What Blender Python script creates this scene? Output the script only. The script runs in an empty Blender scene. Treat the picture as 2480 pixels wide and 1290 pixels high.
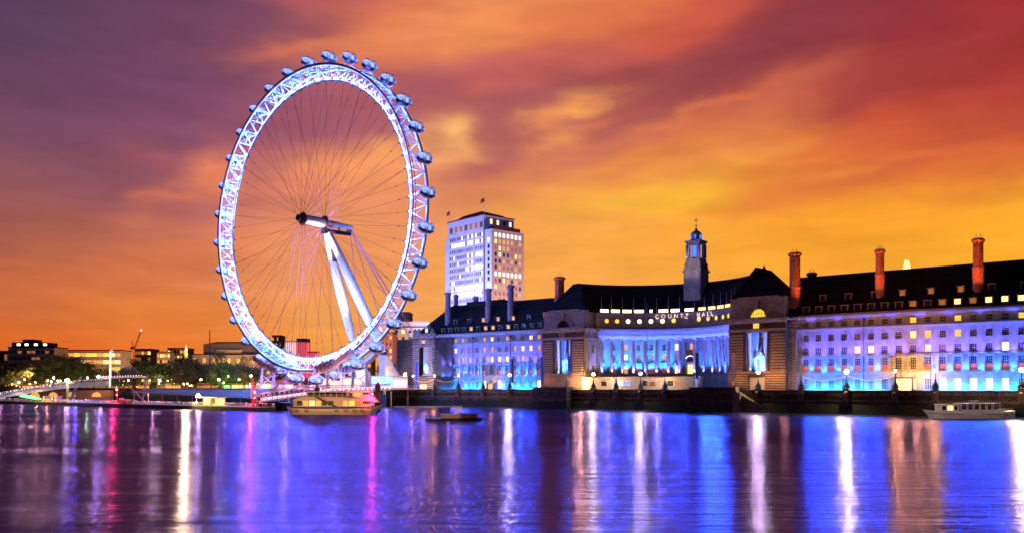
import bpy, math, random
from mathutils import Vector, Matrix
R = math.radians
random.seed(7)
sc = bpy.context.scene
col = sc.collection
# ------------------------------------------------------------------ camera
FX, HY, HE = 2050.0, 934.0, 7.7            # focal length and horizon of the photograph (px of 2480 x 1290), eye height over the water
cam = bpy.data.cameras.new('camera'); camo = bpy.data.objects.new('camera', cam); col.objects.link(camo)
camo.location = (0, 0, HE); camo.rotation_euler = (R(90), 0, 0)
cam.sensor_fit = 'HORIZONTAL'; cam.sensor_width = 36; cam.lens = 36 * FX / 2480
cam.shift_y = (HY - 645) / 2480
cam.clip_start = 0.5; cam.clip_end = 20000
sc.camera = camo
sc.view_settings.view_transform = 'Standard'; sc.view_settings.look = 'None'
sc.view_settings.exposure = 0; sc.view_settings.gamma = 1
sc.cycles.use_denoising = True
sc.cycles.max_bounces = 4; sc.cycles.diffuse_bounces = 2; sc.cycles.glossy_bounces = 2; sc.cycles.transparent_max_bounces = 6
sc.cycles.sample_clamp_indirect = 3; sc.cycles.sample_clamp_direct = 0
sc.cycles.caustics_reflective = False; sc.cycles.caustics_refractive = False
def lin(c):
    return tuple(((x / 255) / 12.92 if x <= 10 else ((x / 255 + .055) / 1.055) ** 2.4) for x in c)
# ------------------------------------------------------------------ evening sky
w = bpy.data.worlds.new('World'); sc.world = w; w.use_nodes = True
nt = w.node_tree; nt.nodes.clear()
def N(t, typ, **k):
    n = t.nodes.new(typ)
    for a, b in k.items(): setattr(n, a, b)
    return n
def math_node(t, op, a, b=None, c=None):
    n = N(t, 'ShaderNodeMath', operation=op)
    for i, x in enumerate((a, b, c)):
        if x is None: continue
        if isinstance(x, (int, float)): n.inputs[i].default_value = x
        else: t.links.new(x, n.inputs[i])
    return n.outputs[0]
def az_el(px, py):                        # direction of a cloud as azimuth and elevation
    x = (px - 1240) / FX; z = (HY - py) / FX
    return math.atan2(x, 1), math.atan2(z, math.hypot(x, 1))
def build_sky():
    t = nt
    tc = N(t, 'ShaderNodeTexCoord'); sx = N(t, 'ShaderNodeSeparateXYZ'); t.links.new(tc.outputs['Generated'], sx.inputs[0])
    X, Y, Z = sx.outputs
    az = math_node(t, 'ARCTAN2', X, Y)
    hyp = math_node(t, 'SQRT', math_node(t, 'ADD', math_node(t, 'MULTIPLY', X, X), math_node(t, 'MULTIPLY', Y, Y)))
    el = math_node(t, 'ARCTAN2', Z, hyp)
    el = math_node(t, 'ABSOLUTE', el)
    P = N(t, 'ShaderNodeCombineXYZ'); t.links.new(az, P.inputs[0]); t.links.new(el, P.inputs[1])
    # streaky warp, clouds drawn out towards the upper right
    def streak(rot, sc_, scale, detail, off=0.0, dist=0.0):
        m = N(t, 'ShaderNodeMapping'); m.inputs['Rotation'].default_value = (0, 0, rot); m.inputs['Scale'].default_value = (sc_[0], sc_[1], 1)
        m.inputs['Location'].default_value = (off, off * .7, off * .3)
        t.links.new(P.outputs[0], m.inputs[0])
        n = N(t, 'ShaderNodeTexNoise'); n.inputs['Scale'].default_value = scale; n.inputs['Detail'].default_value = detail
        n.inputs['Roughness'].default_value = .5; n.inputs['Distortion'].default_value = dist
        t.links.new(m.outputs[0], n.inputs['Vector']); return n
    n1 = streak(R(-20), (1, 2.4), 5.0, 3, 3.1, .2)
    vm = N(t, 'ShaderNodeVectorMath', operation='SUBTRACT'); t.links.new(n1.outputs['Color'], vm.inputs[0]); vm.inputs[1].default_value = (.5, .5, .5)
    vs = N(t, 'ShaderNodeVectorMath', operation='MULTIPLY'); t.links.new(vm.outputs[0], vs.inputs[0]); vs.inputs[1].default_value = (.14, .07, 0)
    va = N(t, 'ShaderNodeVectorMath', operation='ADD'); t.links.new(P.outputs[0], va.inputs[0]); t.links.new(vs.outputs[0], va.inputs[1])
    # px, py, half-width px, half-height px, tilt, weight, colour
    blobs = [
     (60, 40, 330, 170, 0, 1, (88, 62, 92)), (330, 90, 260, 140, 10, 1, (106, 66, 92)), (90, 330, 260, 130, 0, 1, (124, 78, 98)),
     (420, 260, 220, 120, 15, 1, (126, 72, 106)), (40, 520, 250, 110, 0, 1, (156, 90, 82)), (350, 430, 180, 80, 10, 1, (160, 88, 98)),
     (60, 690, 260, 90, 0, 1, (200, 106, 62)), (120, 850, 400, 70, 0, 1.2, (228, 108, 38)), (400, 640, 200, 80, 0, 1, (212, 118, 78)),
     (430, 780, 220, 70, 0, 1, (238, 132, 60)), (560, 420, 140, 60, 15, 1, (196, 108, 100)),
     (520, 60, 130, 80, 10, 1, (116, 68, 94)), (640, 330, 150, 110, 20, 1, (158, 88, 106)), (760, 270, 150, 80, 0, 1, (162, 90, 108)),
     (700, 110, 140, 50, 8, 1, (160, 84, 100)), (960, 90, 240, 60, 8, 1.6, (226, 124, 86)), (1150, 40, 220, 60, 10, 1.8, (242, 152, 88)),
     (1400, 50, 170, 50, 12, 1.4, (228, 120, 74)), (800, 15, 160, 30, 0, 1.2, (186, 92, 92)), (1100, 190, 240, 45, 10, 1.2, (180, 92, 98)),
     (960, 260, 140, 60, 10, 1, (168, 92, 102)), (1300, 160, 180, 45, 12, 1.2, (190, 92, 88)), (1600, 190, 170, 60, 15, 1.4, (162, 76, 78)),
     (1780, 140, 240, 60, 12, 1.4, (150, 66, 72)), (1640, 30, 160, 50, 10, 1, (204, 88, 70)), (1990, 50, 220, 60, 0, 1, (142, 56, 64)),
     (2260, 60, 200, 90, 0, 1, (150, 50, 58)), (2470, 20, 130, 90, 0, 1, (166, 52, 52)), (2450, 200, 160, 110, 0, 1, (168, 58, 56)),
     (2120, 190, 170, 50, 12, 1, (168, 66, 64)), (2250, 330, 250, 70, 10, 1, (204, 84, 58)), (1800, 280, 170, 50, 22, 1.2, (200, 100, 78)),
     (1230, 300, 170, 80, 10, 1.4, (176, 92, 94)), (1440, 330, 140, 50, 15, 1, (186, 98, 88)), (1000, 340, 110, 50, 10, 1, (206, 122, 100)),
     (1300, 430, 170, 40, 12, 1, (222, 134, 86)), (1720, 350, 190, 50, 20, 1.3, (228, 128, 72)), (1600, 440, 200, 50, 15, 1.4, (242, 162, 66)),
     (1650, 480, 150, 36, 4, 1.6, (252, 186, 52)), (1350, 510, 160, 55, 10, 1, (244, 160, 80)), (1950, 430, 230, 50, 10, 1.2, (230, 126, 60)),
     (2050, 560, 300, 60, 4, 1.4, (250, 160, 46)), (2400, 420, 200, 50, 5, 1, (226, 110, 58)), (2420, 560, 220, 80, 0, 1.5, (253, 174, 48)),
     (1300, 640, 260, 90, 0, 1.2, (246, 166, 80)), (1650, 620, 300, 70, 0, 1.2, (250, 170, 62)), (850, 400, 150, 60, 12, 1.2, (226, 134, 96)),
     (720, 500, 200, 60, 10, 1, (214, 126, 100)), (900, 520, 160, 60, 0, 1, (236, 148, 98)), (780, 660, 220, 90, 0, 1, (236, 148, 96)),
     (900, 790, 220, 90, 0, 1, (246, 166, 88)), (1500, 850, 700, 80, 0, .8, (244, 160, 70)), (2300, 800, 400, 80, 0, .8, (246, 160, 60)),
    ]
    acc = None; wsum = None
    def after(prev):                      # the same direction again, but evaluated only once prev is known (keeps the shader's memory small)
        n = N(t, 'ShaderNodeVectorMath', operation='MULTIPLY_ADD'); t.links.new(prev, n.inputs[0]); n.inputs[1].default_value = (1e-12,) * 3; t.links.new(va.outputs[0], n.inputs[2]); return n.outputs[0]
    here = va.outputs[0]; cnt = 0
    for (px, py, rx, ry, tilt, wt, c) in blobs:
        a, e = az_el(px, py)
        m = N(t, 'ShaderNodeMapping', vector_type='TEXTURE')
        m.inputs['Location'].default_value = (a, e, 0); m.inputs['Rotation'].default_value = (0, 0, R(tilt))
        m.inputs['Scale'].default_value = (rx / FX * .8, ry / FX * .8, 1)
        if cnt % 8 == 7: here = after(acc)
        cnt += 1
        t.links.new(here, m.inputs[0])
        d = N(t, 'ShaderNodeVectorMath', operation='DOT_PRODUCT'); t.links.new(m.outputs[0], d.inputs[0]); t.links.new(m.outputs[0], d.inputs[1])
        g = math_node(t, 'MULTIPLY', math_node(t, 'POWER', .45, d.outputs['Value']), wt)
        cl = lin(c)
        ma = N(t, 'ShaderNodeVectorMath', operation='MULTIPLY_ADD')
        t.links.new(g, ma.inputs[0]); ma.inputs[1].default_value = cl
        if acc is None: ma.inputs[2].default_value = tuple(.004 * x for x in lin((48, 34, 58))); wsum = math_node(t, 'ADD', g, .004)
        else: t.links.new(acc, ma.inputs[2]); wsum = math_node(t, 'ADD', wsum, g)
        acc = ma.outputs[0]
    inv = math_node(t, 'DIVIDE', 1.0, wsum)
    fin = N(t, 'ShaderNodeVectorMath', operation='SCALE'); t.links.new(acc, fin.inputs[0]); t.links.new(inv, fin.inputs['Scale'])
    # brighter and darker wisps laid over the broad bands
    cur = fin.outputs[0]
    n5 = streak(R(-15), (1, 2.2), 11, 4, 5.3, .3)
    q1 = N(t, 'ShaderNodeVectorMath', operation='SUBTRACT'); t.links.new(n5.outputs['Color'], q1.inputs[0]); q1.inputs[1].default_value = (.5, .5, .5)
    q2 = N(t, 'ShaderNodeVectorMath', operation='MULTIPLY_ADD'); t.links.new(q1.outputs[0], q2.inputs[0]); q2.inputs[1].default_value = (.10, .045, 0); t.links.new(P.outputs[0], q2.inputs[2])
    def after2(prev):
        n = N(t, 'ShaderNodeVectorMath', operation='MULTIPLY_ADD'); t.links.new(prev, n.inputs[0]); n.inputs[1].default_value = (1e-12,) * 3; t.links.new(q2.outputs[0], n.inputs[2]); return n.outputs[0]
    here = after2(cur)
    n3 = streak(R(-15), (1, 2.0), 14, 4, 1.7, .5)
    wf = math_node(t, 'MULTIPLY_ADD', n3.outputs['Fac'], 1.5, .25)
    for (px, py, rx, ry, tilt, al, c) in [
      (1395, 252, 95, 20, 8, .85, (250, 164, 88)), (1330, 278, 60, 20, 25, .6, (236, 146, 88)), (1335, 338, 52, 30, 25, .8, (244, 156, 88)), (1430, 302, 45, 14, 8, .4, (222, 128, 84)),
      (1095, 335, 58, 42, 10, .95, (254, 184, 108)), (1070, 385, 120, 26, 8, .7, (248, 166, 96)), (1160, 208, 80, 13, 5, .45, (204, 106, 92)), (1940, 325, 75, 15, 3, .6, (238, 124, 62)),
      (505, 420, 62, 36, 12, .8, (240, 136, 88)), (450, 478, 75, 18, 14, .6, (226, 124, 84)), (395, 530, 110, 18, 4, .4, (218, 118, 80)), (350, 378, 50, 24, 0, .35, (182, 94, 98)),
      (700, 128, 120, 20, 10, .6, (214, 112, 92)), (930, 95, 230, 24, 10, .5, (240, 142, 92)), (770, 62, 90, 20, 12, .55, (142, 74, 92)), (1020, 18, 160, 22, 8, .4, (206, 98, 80)),
      (930, 360, 100, 26, 22, .7, (254, 172, 96)), (800, 400, 130, 26, 14, .7, (246, 154, 100)), (690, 440, 90, 26, 14, .5, (228, 132, 104)), (960, 430, 120, 30, 0, .5, (244, 156, 96)),
      (1500, 410, 90, 18, 14, .5, (206, 118, 80)), (1480, 350, 140, 14, 14, .5, (200, 108, 86)), (1790, 222, 110, 18, 24, .6, (218, 108, 70)), (1620, 300, 130, 18, 20, .5, (224, 124, 76)),
      (1560, 480, 220, 22, 5, .5, (255, 192, 60)), (2060, 410, 120, 12, 6, .4, (240, 146, 64))]:
        a_, e_ = az_el(px, py)
        m = N(t, 'ShaderNodeMapping', vector_type='TEXTURE')
        m.inputs['Location'].default_value = (a_, e_, 0); m.inputs['Rotation'].default_value = (0, 0, R(tilt)); m.inputs['Scale'].default_value = (rx / FX, ry / FX, 1)
        if cnt % 6 == 5: here = after2(cur)
        cnt += 1
        t.links.new(here, m.inputs[0])
        d = N(t, 'ShaderNodeVectorMath', operation='DOT_PRODUCT'); t.links.new(m.outputs[0], d.inputs[0]); t.links.new(m.outputs[0], d.inputs[1])
        g = math_node(t, 'MULTIPLY', math_node(t, 'POWER', .4, d.outputs['Value']), wf); g = math_node(t, 'MULTIPLY', g, al)
        mx = N(t, 'ShaderNodeMix', data_type='RGBA', clamp_factor=True); t.links.new(g, mx.inputs[0]); t.links.new(cur, mx.inputs[6]); mx.inputs[7].default_value = (*lin(c), 1); cur = mx.outputs[2]
    # thin streaks in the cloud
    n2 = streak(R(-18), (1, 4.5), 9, 5, 7.7, .4)
    mr = N(t, 'ShaderNodeMapRange'); t.links.new(n2.outputs['Fac'], mr.inputs['Value'])
    mr.inputs['From Min'].default_value = .3; mr.inputs['From Max'].default_value = .72; mr.inputs['To Min'].default_value = .9; mr.inputs['To Max'].default_value = 1.12
    f2 = N(t, 'ShaderNodeVectorMath', operation='SCALE'); t.links.new(cur, f2.inputs[0]); t.links.new(mr.outputs[0], f2.inputs['Scale'])
    bg = N(t, 'ShaderNodeBackground'); t.links.new(f2.outputs[0], bg.inputs['Color']); bg.inputs['Strength'].default_value = 1.0
    out = N(t, 'ShaderNodeOutputWorld'); t.links.new(bg.outputs[0], out.inputs[0])
build_sky()
# ------------------------------------------------------------------ materials
MATS = {}
def mat(name, base=(.5, .5, .5), rough=.6, metal=0.0, emit=None, es=0.0, noise=0.0, nscale=1.0, bump=0.0, spec=.5, nstretch=(1, 1, 1), coords='Object'):
    m = bpy.data.materials.new(name); m.use_nodes = True; t = m.node_tree
    b = t.nodes['Principled BSDF']
    b.inputs['Base Color'].default_value = (*base, 1); b.inputs['Roughness'].default_value = rough; b.inputs['Metallic'].default_value = metal
    b.inputs['Specular IOR Level'].default_value = spec
    if noise or bump:
        tc = N(t, 'ShaderNodeTexCoord'); mp = N(t, 'ShaderNodeMapping'); mp.inputs['Scale'].default_value = nstretch
        t.links.new(tc.outputs[coords], mp.inputs[0])
        n = N(t, 'ShaderNodeTexNoise'); n.inputs['Scale'].default_value = nscale; n.inputs['Detail'].default_value = 5; t.links.new(mp.outputs[0], n.inputs['Vector'])
        if noise:
            r = N(t, 'ShaderNodeMapRange'); t.links.new(n.outputs['Fac'], r.inputs['Value'])
            r.inputs['From Min'].default_value = .3; r.inputs['From Max'].default_value = .7
            r.inputs['To Min'].default_value = 1 - noise; r.inputs['To Max'].default_value = 1 + noise
            s = N(t, 'ShaderNodeVectorMath', operation='SCALE'); s.inputs[0].default_value = base; t.links.new(r.outputs[0], s.inputs['Scale'])
            t.links.new(s.outputs[0], b.inputs['Base Color'])
        if bump:
            bp = N(t, 'ShaderNodeBump'); bp.inputs['Strength'].default_value = bump; bp.inputs['Distance'].default_value = .2
            t.links.new(n.outputs['Fac'], bp.inputs['Height']); t.links.new(bp.outputs[0], b.inputs['Normal'])
    if emit:
        b.inputs['Emission Color'].default_value = (*emit, 1); b.inputs['Emission Strength'].default_value = es
    MATS[name] = m; return m
mat('stone', (.27, .245, .225), .8, noise=.3, nscale=.6, bump=.3, nstretch=(1, 1, .5))
mat('stone_trim', (.32, .29, .26), .8, noise=.22, nscale=1.2)

mat('parapet', (.2, .13, .09), .85, noise=.4, nscale=.8, bump=.4, nstretch=(1, 1, .4))
mat('joint_shade', (.05, .035, .028), .9, noise=.4, nscale=.6)  # near-black backing, put in so the recessed joints read as shaded
mat('rustic', (.22, .165, .13), .85, noise=.3, nscale=.9, bump=.3)

mat('roof_edge', (.02, .014, .013), .9, spec=.1)
mat('chimney_stone', (.42, .15, .08), .85, noise=.3, nscale=1.5)
mat('chimney_pale', (.30, .2, .22), .85, noise=.3, nscale=1.5)
mat('frame_dark', (.05, .035, .035), .6)
mat('frame_pale', (.45, .42, .38), .6)
mat('glass_dark', (.012, .010, .012), .3, spec=.25)
mat('curtain', (.25, .10, .04), .8, noise=.3, nscale=1)
mat('pane_amber', (.3, .15, .05), .4, emit=(1, .45, .09), es=.95, noise=.3)
mat('pane_dim', (.2, .1, .04), .4, emit=(.8, .25, .06), es=.42)
mat('pane_warm', (.3, .2, .1), .4, emit=(1, .62, .2), es=2.2)
mat('pane_white', (.5, .45, .35), .4, emit=(1, .86, .55), es=3.2)
mat('pane_red', (.5, .06, .02), .6, emit=(1, .12, .03), es=.35)
mat('pane_yellow', (.5, .35, .05), .4, emit=(1, .62, .06), es=1.3)
mat('pane_cyan', (.2, .5, .6), .4, emit=(.2, .7, 1), es=1.2)
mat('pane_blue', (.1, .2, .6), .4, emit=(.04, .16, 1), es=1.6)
mat('rim_paint', (.42, .52, .78), .45)
mat('white_paint', (.78, .78, .8), .45)
mat('steel_dark', (.03, .02, .035), .5)
mat('steel_red', (.14, .03, .03), .6, noise=.4, nscale=1.2)
mat('steel_lilac', (.36, .27, .38), .5)
mat('mount_red', (.5, .2, .18), .5)
mat('rib_metal', (.3, .16, .2), .4)
mat('cable', (.3, .13, .36), .5)
mat('beige_panel', (.5, .36, .33), .6, noise=.12, nscale=.4)
mat('concrete', (.4, .37, .34), .85, noise=.2, nscale=.5)
mat('strip_light', (.8, .8, .8), .5, emit=(.36, .42, 1), es=1.8)
mat('lamp_cool', (.8, .8, .8), .5, emit=(.3, .5, 1), es=40)
mat('lamp_white', (.8, .8, .8), .5, emit=(1, .84, .62), es=140)
mat('lamp_warm', (.8, .6, .4), .5, emit=(1, .55, .18), es=26)
mat('lamp_star', (.8, .7, .5), .5, emit=(1, .86, .68), es=260)
mat('lamp_small', (.8, .6, .4), .5, emit=(1, .58, .25), es=2.5)
mat('lamp_pink', (.8, .7, .8), .5, emit=(1, .5, .5), es=3.5)
mat('lamp_red', (.8, .1, .1), .5, emit=(1, .03, .08), es=130)
mat('glow_green', (.1, .8, .2), .5, emit=(.1, 1, .25), es=3)
mat('iron', (.02, .016, .014), .5)
mat('banner_blue', (.02, .05, .4), .8, noise=.2)
mat('banner_pale', (.5, .4, .42), .8, noise=.2)
mat('banner_dark', (.05, .04, .06), .8)
mat('hull_cream', (.6, .5, .42), .5, noise=.12, nscale=.5)
mat('hull_white', (.62, .6, .6), .45, noise=.1, nscale=.5)
mat('hull_dark', (.02, .015, .015), .6, noise=.3)
mat('bark', (.05, .035, .02), .9, noise=.3)
mat('leaf', (.045, .06, .018), .8, noise=.5, nscale=.35)
mat('leaf_olive', (.09, .075, .02), .8, noise=.5, nscale=.35)
mat('tarmac', (.06, .05, .045), .9, noise=.3, nscale=.2)
mat('brown_block', (.16, .08, .05), .85, noise=.2, nscale=.1)
mat('cream_block', (.52, .42, .28), .85, noise=.15, nscale=.1)
mat('grey_block', (.2, .15, .13), .85, noise=.2, nscale=.1)
mat('brick', (.35, .12, .05), .85, noise=.25, nscale=.3)
mat('shell_stone', (.62, .58, .6), .75, noise=.08, nscale=.1)
mat('crane_red', (.5, .04, .02), .6)
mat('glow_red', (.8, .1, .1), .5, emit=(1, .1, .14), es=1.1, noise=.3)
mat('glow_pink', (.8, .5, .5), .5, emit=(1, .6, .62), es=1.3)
mat('letter_glow', (.7, .65, .6), .5, emit=(1, .8, .62), es=.6)  # emission brightens white painted letters in place of light on them
mat('gilt_glow', (.7, .5, .2), .4, emit=(1, .7, .2), es=1.5)  # emission stands in for floodlight on the gilded figure
mat('finial_metal', (.3, .14, .06), .5)
mat('flag_red', (.6, .05, .03), .8); mat('flag_white', (.8, .6, .6), .8)
mat('canopy', (.20, .11, .06), .7, noise=.15, nscale=.2)
def masonry(name, c1, c2, mortar, bw, bh, ms, rough, spec=.3, tide=None):      # coursed stone or slate in the plane of the wall
    m = bpy.data.materials.new(name); m.use_nodes = True; t = m.node_tree; b = t.nodes['Principled BSDF']; b.inputs['Roughness'].default_value = rough; b.inputs['Specular IOR Level'].default_value = spec
    tc = N(t, 'ShaderNodeTexCoord'); sx = N(t, 'ShaderNodeSeparateXYZ'); t.links.new(tc.outputs['Object'], sx.inputs[0]); cb = N(t, 'ShaderNodeCombineXYZ'); t.links.new(sx.outputs[0], cb.inputs[0]); t.links.new(sx.outputs[2], cb.inputs[1])
    br = N(t, 'ShaderNodeTexBrick'); t.links.new(cb.outputs[0], br.inputs['Vector']); br.inputs['Scale'].default_value = 1; br.inputs['Brick Width'].default_value = bw; br.inputs['Row Height'].default_value = bh; br.inputs['Mortar Size'].default_value = ms
    br.inputs['Color1'].default_value = (*c1, 1); br.inputs['Color2'].default_value = (*c2, 1); br.inputs['Mortar'].default_value = (*mortar, 1)
    n = N(t, 'ShaderNodeTexNoise'); n.inputs['Scale'].default_value = .35; n.inputs['Detail'].default_value = 6; t.links.new(tc.outputs['Object'], n.inputs['Vector'])
    r_ = N(t, 'ShaderNodeMapRange'); t.links.new(n.outputs['Fac'], r_.inputs['Value']); r_.inputs['From Min'].default_value = .3; r_.inputs['From Max'].default_value = .7; r_.inputs['To Min'].default_value = .55; r_.inputs['To Max'].default_value = 1.4
    s_ = N(t, 'ShaderNodeVectorMath', operation='SCALE'); t.links.new(br.outputs['Color'], s_.inputs[0]); t.links.new(r_.outputs[0], s_.inputs['Scale']); outc = s_.outputs[0]
    if tide is not None:                       # weed and wet stone below the high water mark
        ad = math_node(t, 'MULTIPLY_ADD', n.outputs['Fac'], 1.6, sx.outputs[2]); k = N(t, 'ShaderNodeMapRange'); t.links.new(ad, k.inputs['Value']); k.inputs['From Min'].default_value = tide; k.inputs['From Max'].default_value = tide + .7
        mx = N(t, 'ShaderNodeMix', data_type='RGBA'); t.links.new(k.outputs[0], mx.inputs[0]); mx.inputs[6].default_value = (.022, .024, .012, 1); t.links.new(outc, mx.inputs[7]); outc = mx.outputs[2]
    t.links.new(outc, b.inputs['Base Color'])
    bp = N(t, 'ShaderNodeBump'); bp.inputs['Strength'].default_value = .5; bp.inputs['Distance'].default_value = .05; bp.invert = True; t.links.new(br.outputs['Fac'], bp.inputs['Height']); t.links.new(bp.outputs[0], b.inputs['Normal'])
    MATS[name] = m
masonry('stone_dark', (.15, .10, .07), (.08, .055, .04), (.03, .02, .015), 1.7, .62, .07, .8, tide=-2.6)
masonry('roof', (.022, .014, .013), (.010, .007, .007), (.004, .003, .003), 1.1, .75, .12, .75, .12)
# water: long, soft ripples, reflections tinted blue to favour the blue lights
def water_mat():
    m = bpy.data.materials.new('river_water'); m.use_nodes = True; t = m.node_tree; t.nodes.clear()
    tc = N(t, 'ShaderNodeTexCoord')
    def tex(sx, sy, det, rough=.5, dist=0.0, rot=4):
        mp = N(t, 'ShaderNodeMapping'); mp.inputs['Scale'].default_value = (sx, sy, 1); mp.inputs['Rotation'].default_value = (0, 0, R(rot)); t.links.new(tc.outputs['Object'], mp.inputs[0])
        n = N(t, 'ShaderNodeTexNoise'); n.inputs['Scale'].default_value = 1.0; n.inputs['Detail'].default_value = det; n.inputs['Roughness'].default_value = rough; n.inputs['Distortion'].default_value = dist
        t.links.new(mp.outputs[0], n.inputs['Vector']); return n.outputs['Fac']
    a = tex(.22, 1.2, 4, .6, .5); b = tex(.04, .26, 4, .55, .6, -5)
    h = math_node(t, 'MULTIPLY_ADD', b, 2.2, a)
    c = tex(.010, .045, 3, .5, .3, 3)
    rr = N(t, 'ShaderNodeMapRange'); t.links.new(c, rr.inputs['Value']); rr.inputs['From Min'].default_value = .36; rr.inputs['From Max'].default_value = .64
    rr.inputs['To Min'].default_value = .13; rr.inputs['To Max'].default_value = .24
    bp = N(t, 'ShaderNodeBump'); bp.inputs['Strength'].default_value = 1.0; bp.inputs['Distance'].default_value = .2; t.links.new(h, bp.inputs['Height'])
    g = N(t, 'ShaderNodeBsdfGlossy'); g.inputs['Color'].default_value = (.15, .125, .42, 1)
    t.links.new(rr.outputs[0], g.inputs['Roughness']); t.links.new(bp.outputs[0], g.inputs['Normal'])
    d = N(t, 'ShaderNodeBsdfDiffuse'); d.inputs['Color'].default_value = (.006, .008, .02, 1)
    ad = N(t, 'ShaderNodeAddShader'); t.links.new(g.outputs[0], ad.inputs[0]); t.links.new(d.outputs[0], ad.inputs[1])
    o = N(t, 'ShaderNodeOutputMaterial'); t.links.new(ad.outputs[0], o.inputs[0])
    MATS['water'] = m
water_mat()
def capsule_glass():
    m = bpy.data.materials.new('capsule_glass'); m.use_nodes = True; t = m.node_tree; b = t.nodes['Principled BSDF']
    b.inputs['Base Color'].default_value = (.06, .07, .2, 1); b.inputs['Roughness'].default_value = .35; b.inputs['Metallic'].default_value = 0
    tc = N(t, 'ShaderNodeTexCoord'); n = N(t, 'ShaderNodeTexNoise'); n.inputs['Scale'].default_value = .7; n.inputs['Detail'].default_value = 1; t.links.new(tc.outputs['Object'], n.inputs['Vector'])
    r = N(t, 'ShaderNodeMapRange'); t.links.new(n.outputs['Fac'], r.inputs['Value']); r.inputs['From Min'].default_value = .42; r.inputs['From Max'].default_value = .62; r.inputs['To Min'].default_value = .4; r.inputs['To Max'].default_value = 2.0
    b.inputs['Emission Color'].default_value = (.3, .4, 1, 1); t.links.new(r.outputs[0], b.inputs['Emission Strength'])
    MATS['capsule_glass'] = m
capsule_glass()
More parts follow.
